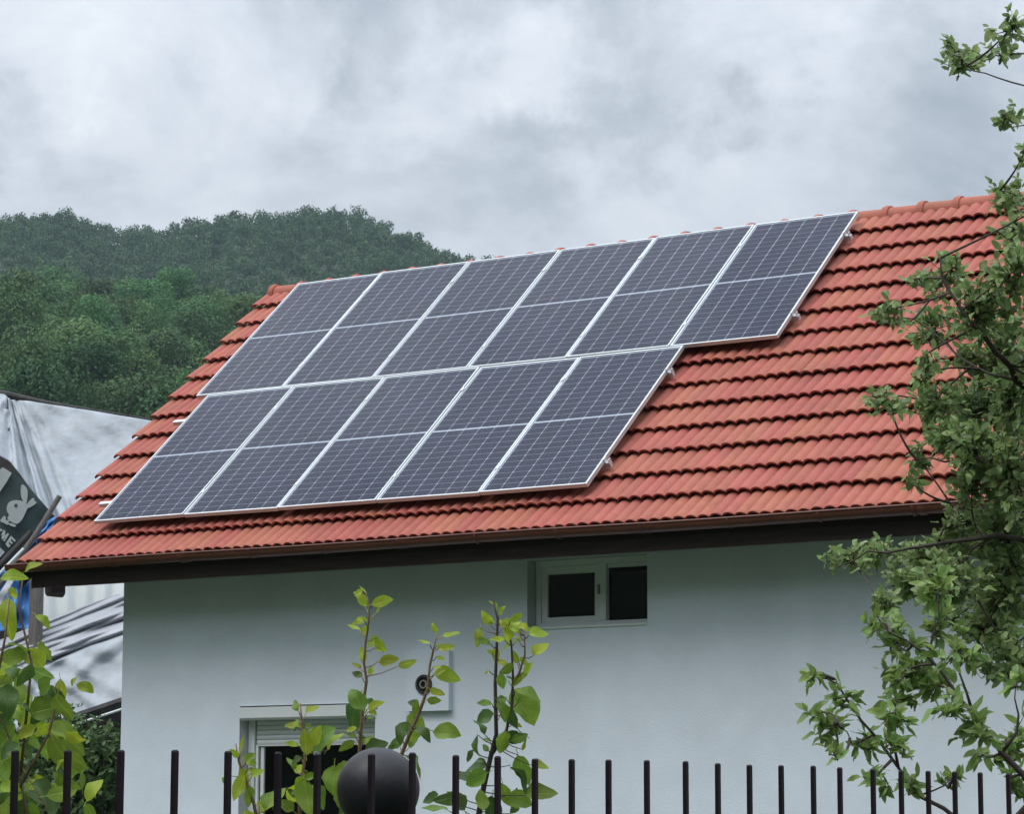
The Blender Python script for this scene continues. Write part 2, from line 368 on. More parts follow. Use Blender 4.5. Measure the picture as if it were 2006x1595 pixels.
for k in np.linspace(0, 1.6, 22):
    row = []
    for a in np.linspace(math.radians(60), math.radians(300), 60):
        rr_ = 120+240*k+25*math.sin(a*3.0); row.append((17+rr_*math.sin(a), -19+rr_*math.cos(a)*1.0, (behind_z(k)+6*math.sin(a*5+k*4)*min(1, k))*min(1, (a-1.04)*2.2, (5.24-a)*2.2)-1.5))
    BP.append(row)
bm_.grid(BP); tag(bm_.build('added_shade_hill', M['hill'], smooth=True), kind='structure')  # unseen hill added behind the camera to block low sky and darken the wall
terrain('far_hill', far_z, np.linspace(420, 1500, 60), M['hill'])

# woodland ---------------------------------------------------------------
def crown_mesh(seed, nq, size, R=3.6, Hh=8.0, lobes=11, base=0.22):
    "leaf clump quads over a lobed crown; returns vertices and faces"
    r = np.random.default_rng(seed)
    cs = []; rs = []
    for i in range(lobes):
        t = r.uniform(0, 1)**0.9; z = Hh*(base+0.08+0.66*t); wid = R*math.sin(math.pi*min(1, (0.30+0.52*t)))**0.6
        a = r.uniform(0, 2*math.pi); q = r.uniform(.25, .78)*wid
        cs.append((q*math.cos(a), q*math.sin(a), z)); rs.append(R*r.uniform(.32, .55)*(1-.15*t))
    cs.append((0, 0, Hh*.62)); rs.append(R*.55); cs.append((r.uniform(-.6, .6), r.uniform(-.6, .6), Hh*.82)); rs.append(R*.46)
    cs = np.array(cs); rs = np.array(rs)
    idx = r.choice(len(cs), nq, p=rs**2/np.sum(rs**2))
    d = r.normal(size=(nq, 3)); d[:, 2] = d[:, 2]*.9+.25; d /= np.linalg.norm(d, axis=1)[:, None]
    rad = rs[idx]*(0.72+0.42*r.random(nq)**.8)
    C = cs[idx]+d*rad[:, None]
    nrm = d*1.0+r.normal(size=(nq, 3))*.42; nrm /= np.linalg.norm(nrm, axis=1)[:, None]
    a = np.cross(nrm, r.normal(size=(nq, 3))); a /= np.linalg.norm(a, axis=1)[:, None]; b = np.cross(nrm, a)
    s = size*r.uniform(.55, 1.3, nq)[:, None]
    V = np.stack([C-a*s, C-b*s*.6+nrm*s*.15, C+a*s, C+b*s*.6-nrm*s*.1], 1).reshape(-1, 3)
    return V, np.arange(nq*4).reshape(-1, 4)
near_templates = []
for k in range(7):
    V, F = crown_mesh(100+k, 5200, 0.19, R=3.7+0.4*(k % 3), Hh=7.8+.7*(k % 4), lobes=13+k)
    tr = MB(); h = 8.5
    tr.tube([(0, 0, -1.5), (.05, .02, 2), (.12, -.05, 4.5), (.1, .05, 7)], [.24, .19, .13, .04], 6)
    for q in range(5):
        a = rnd.uniform(0, 6.28); z0 = rnd.uniform(2.2, 4.5)
        tr.tube([(0.08, 0, z0), (1.1*math.cos(a), 1.1*math.sin(a), z0+1.1), (2.2*math.cos(a), 2.2*math.sin(a), z0+2.4)], [.09, .06, .02], 5)
    near_templates.append((np_mesh('tree_crown', V, F, M['wood_near']), tr.mesh('tree_trunk', M['bark'])))
cnt = 0; spots = []
LBL_NEAR = 'leafy green tree in the dense wood on the lower slope behind the roof'
for d in np.linspace(238, 486, 20):
    x = -330+rnd.uniform(-60, 0)
    while x < 860:
        xx = x+rnd.uniform(-18, 18); dd = d+rnd.uniform(-7, 7)
        q = flat(xx, dd); z = near_z(xx, dd)
        top = HOR-(z+9-1.6)/dd*FL*PW
        roofline = 560-(xx-560)*.125 if xx > 540 else 1110-(xx-28)*1.045
        if top < roofline+150 and top < 880:
            spots.append((xx, dd, q, z))
        x += 5530/dd*rnd.uniform(5.0, 8.0)
for xx, dd, q, z in spots:
    cr, tk = near_templates[rnd.randrange(7)]
    s = rnd.uniform(.72, 1.32)
    lab = ('leafy tree at the foot of the wooded slope just above the grey tarpaulin roof', 'leafy tree in the middle of the dense wood on the lower slope', 'leafy tree along the upper edge of the lower wood below the bluish ridge')[0 if dd < 312 else 1 if dd < 430 else 2]
    e = empty('forest_tree', (q[0], q[1], z-.3), lab, 'tree', lab.replace('leafy tree', 'trees'))
    e.rotation_euler = (0, 0, rnd.uniform(0, 6.28)); e.scale = (s*rnd.uniform(.9, 1.1), s, s*rnd.uniform(.85, 1.2))
    link('trunk', tk, None, e, True); link('crown', cr, None, e, True)
# the far wood reads as one mass
VV = []; FF = []; off = 0
fart = [crown_mesh(300+k, 380, 0.46, R=3.9+.3*(k % 3), Hh=6.6+.5*(k % 4), lobes=9) for k in range(8)]
for d in np.concatenate([np.linspace(520, 900, 30), np.linspace(910, 985, 9)]):
    x = -420+rnd.uniform(-30, 0)
    while x < 1160:
        xx = x+rnd.uniform(-8, 8); dd = d+rnd.uniform(-7, 7)
        q = flat(xx, dd); z = far_z(xx, dd); top = HOR-(z+8-1.6)/dd*FL*PW
        if top < 670 and (xx < 560 or top < 650-(xx-560)*.12):
            V, F = fart[rnd.randrange(8)]; a = rnd.uniform(0, 6.28); s = rnd.uniform(.55, .98)
            ca, sa = math.cos(a)*s, math.sin(a)*s
            W_ = np.stack([V[:, 0]*ca-V[:, 1]*sa+q[0], V[:, 0]*sa+V[:, 1]*ca+q[1], V[:, 2]*s*rnd.uniform(.9, 1.3)+z-.4], 1)
            VV.append(W_); FF.append(F+off); off += len(V)
        x += 5530/dd*rnd.uniform(3.4, 5.2)
o = link('far_forest', np_mesh('far_forest', np.concatenate(VV), np.concatenate(FF), M['wood_far']))
tag(o, 'bluish green wooded ridge under the clouds beyond the lower wood', 'forest', kind='stuff')

# ------------------------------------------------------------------ house
A = 0.71125                                    # roof pitch
U3 = np.array([1, 0, 0.0]); V3 = np.array([0, math.cos(A), math.sin(A)]); N3 = np.array([0, -math.sin(A), math.cos(A)])
O3 = np.array([0, 0, 4.34516])                 # lower left corner of the panel field
def rp(u, v, n_=0.0): return O3+U3*u+V3*v+N3*n_
RM = Matrix(((1, 0, 0, 0), (0, V3[1], N3[1], 0), (0, V3[2], N3[2], 0), (0, 0, 0, 1)))
TW, TG = 0.22, 0.3425                          # tile cover width and course height
X0, NC, NR, VE = -0.72, 62, 14, -0.415         # verge, columns, courses, eave
X1 = X0+NC*TW
TN = -0.168
house = empty('house', (X0, 0.45, 0), 'grey plastered house with a red tiled roof carrying solar panels', 'house')
roof_n = rp(0, VE+NR*TG, TN)
YR, ZR = roof_n[1]+0.03, roof_n[2]-0.045
# roof deck (both slopes) is the part that carries tiles, ridge tiles and gutter
dk = MB()
e0 = rp(0, VE+0.04, TN-0.02); r0 = np.array([0, YR, ZR-0.03])
eb = np.array([0, 2*YR-e0[1], e0[2]])
prof = [(e0[1], e0[2]), (r0[1], r0[2]), (eb[1], eb[2]), (eb[1], eb[2]-.10), (r0[1], r0[2]-.16), (e0[1], e0[2]-.10)]
va = [(X0+.032, y, z) for y, z in prof]; vb = [(X1-.05, y, z) for y, z in prof]
dk.add(va+vb, [(0, 6, 7, 1), (1, 7, 8, 2), (2, 8, 9, 3), (3, 9, 10, 4), (4, 10, 11, 5), (5, 11, 6, 0), (0, 1, 4, 5), (1, 2, 3, 4), (6, 11, 10, 7), (7, 10, 9, 8)])
roof = dk.build('roof', M['deck'], house)
tag(roof, 'red clay tile roof with half round ridge')

def tile_verts(seed):
    r = random.Random(seed); nseg = 12
    LIFT, TH, LEN = 0.049, 0.023, TG+0.05
    def h(x):
        s = (x % (TW/2))/(TW/2)
        return 0.027*max(0.0, math.sin(math.pi*s))**0.75
    xs_ = [i*(TW+.004)/nseg for i in range(nseg+1)]
    hh = [h(min(x, TW-1e-5) if i not in (0, nseg//2, nseg) else 0) for i, x in enumerate(xs_)]
    v = []; f = []
    wob = [r.uniform(-.0012, .0012) for _ in xs_]
    for y, lift in ((0.0, LIFT), (0.012, LIFT-.001), (LEN, LIFT*(1-LEN/TG)-.002)):
        for x, z, q in zip(xs_, hh, wob):
            v.append((x, y+(0.0 if y else q), z+lift-(0.004 if y == 0.0 else 0)))
    for x, z in zip(xs_, hh): v.append((x, 0.004, z+LIFT-TH))          # lower lip
    for x, z in zip(xs_, hh): v.append((x, 0.06, z+LIFT-TH-.008))      # underside
    m = nseg+1
    for i in range(nseg):
        f.append((i, i+1, m+i+1, m+i)); f.append((m+i, m+i+1, 2*m+i+1, 2*m+i))
        f.append((3*m+i, 3*m+i+1, i+1, i)); f.append((4*m+i, 4*m+i+1, 3*m+i+1, 3*m+i))
    f.append((0, m, 2*m, 4*m, 3*m)); f.append((m-1, 4*m-1, 5*m-1, 3*m-1, 2*m-1))
    return v, f
tile_meshes = []
tile_data = [tile_verts(s) for s in range(5)]
for v, f in tile_data:
    me = bpy.data.meshes.new('roof_tile'); me.from_pydata(v, [], f); me.materials.append(M['tile']); me.update(); tile_meshes.append(me)
# panel coverage, to know which tiles can be seen
PWID, PLEN, PGAP = 1.046, 2.094, 0.012
PITCHX = PWID+PGAP; OFFTOP = -0.152
def covered(u, v):
    if 0.1 < v < PLEN-.05 and 0.12 < u < 5*PITCHX-.25: return True
    if PLEN+.02 < v < 2*PLEN and OFFTOP+.1 < u < OFFTOP+6*PITCHX-.25: return True
    return False
cand = []
for r_ in range(NR):
    for c_ in range(NC):
        u, v = X0+c_*TW, VE+r_*TG
        P = rp(u+.11, v+.17, TN); dz = pxdep(P)
        sx = PW/2+FL*PW*((P-CAM) @ RT)/dz; sy = PH/2-FL*PW*((P-CAM) @ UP)/dz
        vis = (not covered(u+.11, v+.17)) and sx < 2030
        left = c_ < 3
        treehid = sx > 1900 or (sx > 1830 and sy > 640)
        cand.append(((0 if vis else 100)+(6 if treehid else 0)-(3 if left else 0)+dz*.1, r_, c_))
cand.sort(); singles = set((r_, c_) for _, r_, c_ in cand[:300])
sv = []; sf = []
def tile_matrix(u, v, r, back=False):
    k_ = 2.6 if r.random() < .12 else 1.0
    J = Matrix.Translation((u+r.uniform(-.0015, .0015)*k_, v+r.uniform(-.004, .004)*k_, TN+r.uniform(-.002, .003)*k_)) @ Euler((r.uniform(-.006, .006)*k_, r.uniform(-.009, .009)*k_, r.uniform(-.006, .006)*k_)).to_matrix().to_4x4()
    return Matrix.Translation(Vector(O3)) @ RM @ J
rt = random.Random(5)
for r_ in range(NR):
    for c_ in range(NC):
        mw = tile_matrix(X0+c_*TW, VE+r_*TG, rt); k = rt.randrange(5)
        if (r_, c_) in singles:
            o = link('roof_tile', tile_meshes[k], None, roof); o.matrix_basis = mw
        else:
            b = len(sv); sv += [tuple(mw @ Vector(q)) for q in tile_data[k][0]]; sf += [tuple(b+i for i in f) for f in tile_data[k][1]]
        # mirrored back slope
        b = len(sv); pts = [mw @ Vector(q) for q in tile_data[k][0]]
        if r_ % 1 == 0:
            sv += [(p.x, 2*YR-p.y, p.z) for p in pts]; sf += [tuple(b+i for i in f[::-1]) for f in tile_data[k][1]]
me = bpy.data.meshes.new('roof_tiles_rest'); me.from_pydata(sv, [], sf); me.materials.append(M['tile']); me.update()
tag(link('tile_field', me, None, roof), kind='stuff')
# ridge tiles
rg = MB(); nseg = 14; RL = 0.35
secs = [(-.012, .100), (-.012, .128), (.018, .136), (.05, .128), (.052, .112), (RL+.03, .102)]
ring = []
for x, r_ in secs: ring.append([(x, r_*1.0*math.cos(math.pi*(-.08+1.16*j/nseg)), r_*0.92*math.sin(math.pi*(-.08+1.16*j/nseg))) for j in range(nseg+1)])
rg.grid(ring); rg_me = rg.mesh('ridge_tile', M['tile'])
nr = int((X1-X0)/RL)
for k in range(nr+1):
    o = link('ridge_tile', rg_me, None, roof)
    o.matrix_basis = Matrix.Translation((-0.66+k*RL, YR, ZR+.010+rnd.uniform(-.004, .004))) @ Euler((rnd.uniform(-.03, .03), rnd.uniform(-.008, .008), rnd.uniform(-.008, .008))).to_matrix().to_4x4()
cap = MB(); cap.add([(-.668, YR, ZR+.0)]+[(-.668, YR+.112*math.cos(math.pi*(-.08+1.16*j/12)), ZR+.01+.103*math.sin(math.pi*(-.08+1.16*j/12))) for j in range(13)], [(0, j+1, j+2) for j in range(12)])
cap.build('ridge_end_disc', M['tile'], roof)
# gutter: an open half round channel with a rolled front lip
ev = rp(0, VE, -.14); GY, GZ, GR = ev[1]-0.045, ev[2]-0.012, 0.066
gm = MB(); ns = 14
def gring(x, r_): return [(x, GY-r_*math.cos(math.pi*j/ns), GZ-r_*1.05*math.sin(math.pi*j/ns)) for j in range(ns+1)]
gx0, gx1 = X0-.05, X1+.05
gxs = np.linspace(gx0, gx1, 25); sag = lambda x: 0.004*math.sin(x*1.7)
gm.grid([[(a, b, c+sag(x)) for a, b, c in gring(x, GR)] for x in gxs]); gm.grid([[(a, b, c+sag(x)) for a, b, c in gring(x, GR-.003)][::-1] for x in gxs])
gm.tube([(x, GY-GR, GZ+sag(x)) for x in gxs], 0.0085, 8)
gutter = gm.build('gutter', M['gutter'], house, smooth=True)
ge = MB(); ge.add([(gx0-.001, GY, GZ+.002)]+[(gx0-.001, b, c) for a, b, c in gring(gx0, GR+.002)], [(0, j+1, j+2) for j in range(ns)])
ge.build('end_cap', M['gutter'], gutter)
for x in np.arange(gx0+2.1, gx1, 2.35):
    j_ = MB(); j_.grid([gring(x-.03, GR+.004), gring(x+.03, GR+.004)]); j_.build('gutter_joint', M['gutter'], gutter, smooth=True)
for x in np.arange(gx0+.5, gx1, 0.78):
    j_ = MB(); j_.grid([gring(x-.013, GR+.0065), gring(x+.013, GR+.0065)]); j_.build('gutter_bracket', M['gutter'], gutter)
# fascia, soffit, rafter ends
FY, YW = -0.09, 0.45
f_ = MB(); f_.box((X0+.06, FY, 3.757), (X1-.06, FY+.03, 3.985)); f_.build('fascia_board', M['fascia'], house)
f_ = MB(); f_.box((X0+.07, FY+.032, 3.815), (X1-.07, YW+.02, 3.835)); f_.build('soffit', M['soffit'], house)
# barge board along the left verge and a rounded purlin end below the overhang
for s in (0,):
    b_ = MB(); q0 = rp(0, VE+.03, TN+.012); q1 = np.array([0, YR, ZR-.0])
    for xx in ((X0+.006, X0+.03),):
        v = [(x, y, z) for x in xx for y, z in ((q0[1], q0[2]), (q1[1], q1[2]), (q1[1], q1[2]-.25), (q0[1], q0[2]-.23))]
        b_.add(v, [(0, 1, 2, 3), (7, 6, 5, 4), (0, 4, 5, 1), (1, 5, 6, 2), (2, 6, 7, 3), (3, 7, 4, 0)])
    b_.build('barge_board', M['fascia'], house)
pe = toward(95, 1152, 0.12)
p_ = MB(); pts = [(-.045, .16), (.045, .16), (.045, -.05)]+[(.045*math.cos(t), -.05-.05*math.sin(t)) for t in np.linspace(0.3, math.pi-.3, 6)]+[(-.045, -.05)]
va = [(pe[0]+a, .12, pe[2]+b+.02) for a, b in pts]; vb = [(a, .30, c) for a, b, c in va]; k = len(pts)
p_.add(va+vb, [tuple(range(k))[::-1], tuple(range(k, 2*k))]+[(i, (i+1) % k, k+(i+1) % k, k+i) for i in range(k)])
p_.build('purlin_end', M['fascia'], house)
# walls ------------------------------------------------------------------
WX0, WX1, WY1 = -0.012, X1-.7, 2*YR-YW
HOLES = [(4.415, 5.576, 3.242, 3.800), (1.372, 2.857, 1.25, 2.652)]
RV = 0.18
wl = MB()
xc = sorted({WX0, WX1, *[h[0] for h in HOLES], *[h[1] for h in HOLES]}); zc = sorted({0.0, 3.90, *[h[2] for h in HOLES], *[h[3] for h in HOLES]})
for i in range(len(xc)-1):
    for j in range(len(zc)-1):
        cx_, cz_ = (xc[i]+xc[i+1])/2, (zc[j]+zc[j+1])/2
        if any(h[0] < cx_ < h[1] and h[2] < cz_ < h[3] for h in HOLES): continue
        wl.add([(xc[i], YW, zc[j]), (xc[i+1], YW, zc[j]), (xc[i+1], YW, zc[j+1]), (xc[i], YW, zc[j+1])], [(0, 1, 2, 3)])
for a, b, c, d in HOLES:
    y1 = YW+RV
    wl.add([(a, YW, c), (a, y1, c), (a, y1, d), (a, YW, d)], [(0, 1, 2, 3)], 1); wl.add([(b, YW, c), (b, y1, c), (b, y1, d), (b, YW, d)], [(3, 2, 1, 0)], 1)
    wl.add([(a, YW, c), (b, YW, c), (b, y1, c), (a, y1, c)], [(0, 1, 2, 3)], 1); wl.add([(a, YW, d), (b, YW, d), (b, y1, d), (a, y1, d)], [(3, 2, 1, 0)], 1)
for x, s in ((WX0, 1), (WX1, -1)):
    zt = ZR-.22
    wl.add([(x, YW, 0), (x, WY1, 0), (x, WY1, 3.9), (x, YR, zt), (x, YW, 3.9)], [(0, 4, 3, 2, 1) if s > 0 else (0, 1, 2, 3, 4)])
wl.add([(WX0, WY1, 0), (WX1, WY1, 0), (WX1, WY1, 3.9), (WX0, WY1, 3.9)], [(0, 1, 2, 3)])
wall = wl.build('wall', [M['plaster'], M['reveal']], house)
wi = MB(); wi.box((WX0+.3, YW+.5, 0.1), (WX1-.3, WY1-.3, 3.7)); wi.build('room_shade_block', M['dark'], house)  # solid near-black block in place of rooms, painting their shade behind the panes
# upper window: frame, two sashes, panes, sill
def window_upper():
    a, b, c, d = HOLES[0]; y = YW+RV-.005
    f = MB(); t = .045; fa = a+.008
    f.box((fa, y-.055, c), (fa+t, y, d)); f.box((b-.030, y-.055, c), (b, y, d)); f.box((fa+t, y-.054, c), (b-.03, y, c+.038)); f.box((fa+t, y-.054, d-.05), (b-.03, y, d))
    mx0, mx1 = 5.022, 5.112
    f.box((mx0, y-.060, c+.039), (mx1, y, d-.051))
    win = f.build('window', M['pvc'], house); tag(win, 'low two part window under the eave')
    s = MB(); x0, x1, z0, z1 = fa+t+.004, mx0-.004, c+.040, d-.052; w_ = .056
    s.box((x0, y-.040, z0), (x0+w_, y-.002, z1)); s.box((x1-w_*.45, y-.040, z0), (x1, y-.002, z1)); s.box((x0+w_, y-.039, z0), (x1-w_*.45, y-.002, z0+w_*.8)); s.box((x0+w_, y-.039, z1-w_*1.1), (x1-w_*.45, y-.002, z1))
    s.build('sash', M['pvc'], win)
    p = MB(); p.add([(x0+w_, y-.018, z0+w_*.8), (x1-w_*.45, y-.018, z0+w_*.8), (x1-w_*.45, y-.018, z1-w_*1.1), (x0+w_, y-.018, z1-w_*1.1)], [(0, 1, 2, 3)]); p.build('pane', M['window'], win)
    x0, x1 = mx1+.002, b-.031
    p = MB(); p.add([(x0, y-.012, z0), (x1, y-.012, z0), (x1, y-.012, z1-.03), (x0, y-.012, z1-.03)], [(0, 1, 2, 3)]); p.build('pane', M['window'], win)
    s = MB(); s.box((x0, y-.03, z1-.03), (x1, y-.002, z1)); s.build('sash', M['pvc'], win)
    q = MB(); q.box((mx0+.02, y-.085, 3.50), (mx0+.034, y-.061, 3.58)); q.build('handle', M['hook'], win)
    q = MB(); q.box((a+.002, YW-.012, c-.022), (b-.002, y-.056, c-.002)); q.build('sill', M['pvc'], win)
window_upper()
def window_lower():
    a, b, c, d = HOLES[1]; y = YW+RV-.005
    f = MB(); t = .065; fa = a+.012
    f.box((fa, y-.06, c), (fa+t, y, d-.11)); f.box((b-.07, y-.06, c), (b-.005, y, d-.11)); f.box((fa+t, y-.06, c), (b-.07, y, c+.06))
    win = f.build('window', M['pvc'], house); tag(win, 'wide window with a half raised white roller shutter')
    bx = MB(); z0 = d-.125
    bx.add([(x, yy, zz) for x in (a+.02, b-.004) for yy, zz in ((YW-.03, d-.012), (YW-.03, z0+.018), (YW-.012, z0), (y, z0), (y, d-.012))],
           [(0, 1, 2, 3, 4), (9, 8, 7, 6, 5), (0, 5, 6, 1), (1, 6, 7, 2), (2, 7, 8, 3), (3, 8, 9, 4), (4, 9, 5, 0)])
    bx.build('shutter_box', M['shutter'], win)
    sx0, sx1 = fa+t+.012, b-.075; zb = 2.298
    k = 0; z = z0-.002
    while z-.042 > zb-.002:
        s = MB(); s.grid([[(x, y-.030-.010*math.sin(math.pi*j/4), z-.040+.040*j/4) for j in range(5)] for x in (sx0, sx1)]); s.build('shutter_slat', M['shutter'], win); z -= .0425
    s = MB(); s.box((sx0, y-.046, z-.012), (sx1, y-.026, z)); s.build('shutter_end_bar', M['shutter'], win)
    s = MB(); s.box((sx0+.0, y-.048, c), (sx0+.022, y-.02, z-.014)); s.build('guide_rail', M['shutter'], win)
    s = MB(); s.box((sx1-.022, y-.048, c), (sx1, y-.02, z-.014)); s.build('guide_rail', M['shutter'], win)
    s = MB(); s.box((sx0+.04, y-.03, c+.07), (sx0+.075, y-.004, z-.02)); s.build('sash', M['pvc'], win)
    s = MB(); s.box(((sx0+sx1)/2-.03, y-.03, c+.07), ((sx0+sx1)/2+.03, y-.004, z-.02)); s.build('sash', M['pvc'], win)
    p = MB(); p.add([(sx0+.07, y-.012, c+.06), (sx1, y-.012, c+.06), (sx1, y-.012, 2.46), (sx0+.07, y-.012, 2.46)], [(0, 1, 2, 3)]); p.build('pane', M['window'], win)
    q = MB(); q.box((a-.03, YW-.05, c-.03), (b+.03, y-.06, c-.004)); q.build('sill', M['pvc'], win)
window_lower()
# raised insulation plate with a flue stub
pl = MB(); pl.box((3.218, YW-.055, 2.567), (3.660, YW+.02, 3.072)); plate = pl.build('flue_plate', M['plaster'], house)
tag(plate, 'raised square plate with a round flue hole')
fl = MB(); c0 = (3.428-.02, YW-.06, 2.792); k = 18
def cr(r_, y): return [(c0[0]+r_*math.cos(2*math.pi*j/k), y, c0[2]+r_*math.sin(2*math.pi*j/k)) for j in range(k+1)]
fl.grid([cr(.083, YW-.056), cr(.083, YW-.07), cr(.062, YW-.07), cr(.062, YW-.058)]); fl.build('flue_ring', M['darktimber'], plate)
fl = MB(); q = cr(.062, YW-.0585)[:-1]; fl.add(q, [tuple(range(k))]); fl.build('flue_hole_shade', M['dark'], plate)  # flat disc on the plate, the shade of the hole painted in its colour
fl = MB(); fl.grid([[(a, b, c) for a, b, c in cr(.036, YW-.0586)], cr(.036, YW-.075), cr(.028, YW-.075), cr(.028, YW-.0587)]); fl.build('flue_pipe', M['flue'], plate)

# ------------------------------------------------------------------ solar panels
def chamfer_cells(x0, x1, y0, y1, nx, ny, gx, gy, ch, z):
    m = MB(); cw = (x1-x0-(nx-1)*gx)/nx; chh = (y1-y0-(ny-1)*gy)/ny
    for i in range(nx):
        for j in range(ny):
            a = x0+i*(cw+gx); b = y0+j*(chh+gy); c, d = a+cw, b+chh; cy = ch*.8
            m.add([(a+ch, b, z), (c-ch, b, z), (c, b+cy, z), (c, d-cy, z), (c-ch, d, z), (a+ch, d, z), (a, d-cy, z), (a, b+cy, z)], [tuple(range(8))])
    return m
lip = 0.0155; PT = 0.035
fr = MB()
fr.box((0, 0, -PT), (PWID, lip, 0)); fr.box((0, PLEN-lip, -PT), (PWID, PLEN, 0)); fr.box((0, lip, -PT), (lip, PLEN-lip, 0)); fr.box((PWID-lip, lip, -PT), (PWID, PLEN-lip, 0))
fr_me = fr.mesh('panel_frame', M['alu'])
bs = MB(); bs.box((lip, lip, -.013), (PWID-lip, PLEN-lip, -.0085)); bs_me = bs.mesh('backsheet', M['backsheet'])
mg = .012; mid = PLEN/2; hg = .0115
c_lo = chamfer_cells(lip+mg, PWID-lip-mg, lip+mg, mid-hg, 6, 12, .0050, .0034, .0080, -.0078).mesh('cells', M['cell'])
c_hi = chamfer_cells(lip+mg, PWID-lip-mg, mid+hg, PLEN-lip-mg, 6, 12, .0050, .0034, .0080, -.0078).mesh('cells', M['cell'])
gl = MB(); gl.add([(lip, lip, -.002), (PWID-lip, lip, -.002), (PWID-lip, PLEN-lip, -.002), (lip, PLEN-lip, -.002)], [(0, 1, 2, 3)]); gl_me = gl.mesh('glass', M['panelglass'])
ORD = ['first', 'second', 'third', 'fourth', 'fifth', 'sixth']
def panel(u, v, label, grp):
    J = Matrix.Translation((u, v, rnd.uniform(-.001, .001))) @ Euler((rnd.uniform(-.003, .003), rnd.uniform(-.004, .004), 0)).to_matrix().to_4x4()
    e = empty('solar_panel', None, label, 'solar panel', grp, Matrix.Translation(Vector(O3)) @ RM @ J)
    link('panel_frame', fr_me, None, e, True); link('backsheet', bs_me, None, e, True)
    for me_ in (c_lo, c_hi):
        q_ = link('cell_field', me_, None, e, True); q_['kind'] = 'stuff'
    link('glass_pane', gl_me, None, e, True)
for k in range(5):
    panel(k*PITCHX, 0, f'{ORD[k]} solar panel from the gable verge in the lower row above the gutter', 'solar panels on the roof')
for k in range(6):
    panel(OFFTOP+k*PITCHX, PLEN+.014, f'{ORD[k]} solar panel from the gable verge in the upper row under the ridge', 'solar panels on the roof')
# mounting rails with end clamps, roof hooks and mid clamps
RW = {'lower': (-.20, 5*PITCHX+.035, ((.36, 'lowest mounting rail, under the lower edge of the bottom row of panels'), (1.72, 'mounting rail under the upper half of the bottom row of panels'))),
      'upper': (OFFTOP-.02, OFFTOP+6*PITCHX+.045, ((2.47, 'mounting rail under the lower half of the top row of panels'), (3.82, 'topmost mounting rail just below the ridge')))}
RMat = Matrix.Translation(Vector(O3)) @ RM
for row, (ua, ub, rails) in RW.items():
    for v, lab in rails:
        m = MB(); m.box((ua, v-.02, -PT-.042), (ub, v+.02, -PT-.001))
        e = empty('mounting_rail', tuple(rp(ua, v, -PT)), lab, 'mounting rail', 'aluminium rails under the panels')
        b = m.build('rail_profile', M['alu'], e, True); b.matrix_basis = e.matrix_basis.inverted() @ RMat
        for u in np.arange(ua+.32, ub, 0.88):
            h = MB(); h.box((u-.016, v-.028, TN+.02), (u+.016, v-.0205, -PT-.003)); h.box((u-.016, v-.10, TN+.050), (u+.016, v-.028, TN+.058)); h.box((u-.016, v-.0205, TN+.01), (u+.016, v+.14, TN+.02))
            b = h.build('roof_hook', M['hook'], e, True); b.matrix_basis = e.matrix_basis.inverted() @ RMat
        nk = 5 if row == 'lower' else 6; o0 = 0 if row == 'lower' else OFFTOP
        for k in range(1, nk):
            h = MB(); uu = o0+k*PITCHX-PGAP/2; h.box((uu-.014, v-.025, .0005), (uu+.014, v+.025, .0045)); h.box((uu-.004, v-.02, -PT), (uu+.004, v+.02, .0005))
            b = h.build('mid_clamp', M['alu'], e, True); b.matrix_basis = e.matrix_basis.inverted() @ RMat
        h = MB(); uu = o0+nk*PITCHX-PGAP; h.box((uu+.001, v-.022, -PT), (uu+.008, v+.022, .003)); h.box((uu-.010, v-.022, .003), (uu+.008, v+.022, .007)); h.box((uu+.008, v-.022, -PT), (uu+.045, v+.022, -PT+.006))
        h.box((uu+.040, v-.022, -PT+.006), (uu+.045, v+.022, -PT+.03))
        b = h.build('end_clamp', M['alu'], e, True); b.matrix_basis = e.matrix_basis.inverted() @ RMat

# ------------------------------------------------------------------ neighbour's tarpaulin covered shed (left of the gable)
shed_top = px(140, 800, 35.5)
sh = MB()
cA = px(-420, 900, 36.5); cB = px(420, 900, 36.5); cC = px(420, 900, 40); cD = px(-420, 900, 40)
zt1, zt2 = px(-420, 800, 36.5)[2]-.35, px(420, 860, 36.5)[2]-.3
sh.add([(*cA[:2], 0), (*cB[:2], 0), (*cC[:2], 0), (*cD[:2], 0), (*cA[:2], zt1), (*cB[:2], zt2), (*cC[:2], zt2), (*cD[:2], zt1)],
       [(0, 1, 5, 4), (1, 2, 6, 5), (2, 3, 7, 6), (3, 0, 4, 7), (4, 5, 6, 7)])
shed = empty('old_shed', tuple((cA+cB)/2*np.array([1, 1, 0])), 'dark old timber shed behind the gable under the grey tarpaulin', 'shed')
sh.build('plank_wall', M['darktimber'], shed)
r_ = MB(); r_.tube([px(-300, 735, 35.2), px(-100, 752, 35.1), px(12, 774, 35.0), px(85, 789, 35.0), px(165, 802, 35.0), px(250, 815, 35.1), px(420, 845, 35.4)], [.045, .045, .05, .035, .026, .018, .02], 8)
r_.build('ridge_pole', M['darktimber'], shed)
r_ = MB(); r_.tube([px(-160, 930, 34.6), px(34, 836, 34.9)], .055, 6); r_.build('rafter', M['darktimber'], shed)
r_ = MB(); r_.tube([px(-160, 965, 34.7), px(33, 862, 34.9)], .03, 6); r_.build('rafter', M['timber'], shed)
def catrow(ctrl, s):
    xs_ = [c[0] for c in ctrl]; return np.array([np.interp(s, xs_, [c[k] for c in ctrl]) for k in range(1, len(ctrl[0]))])
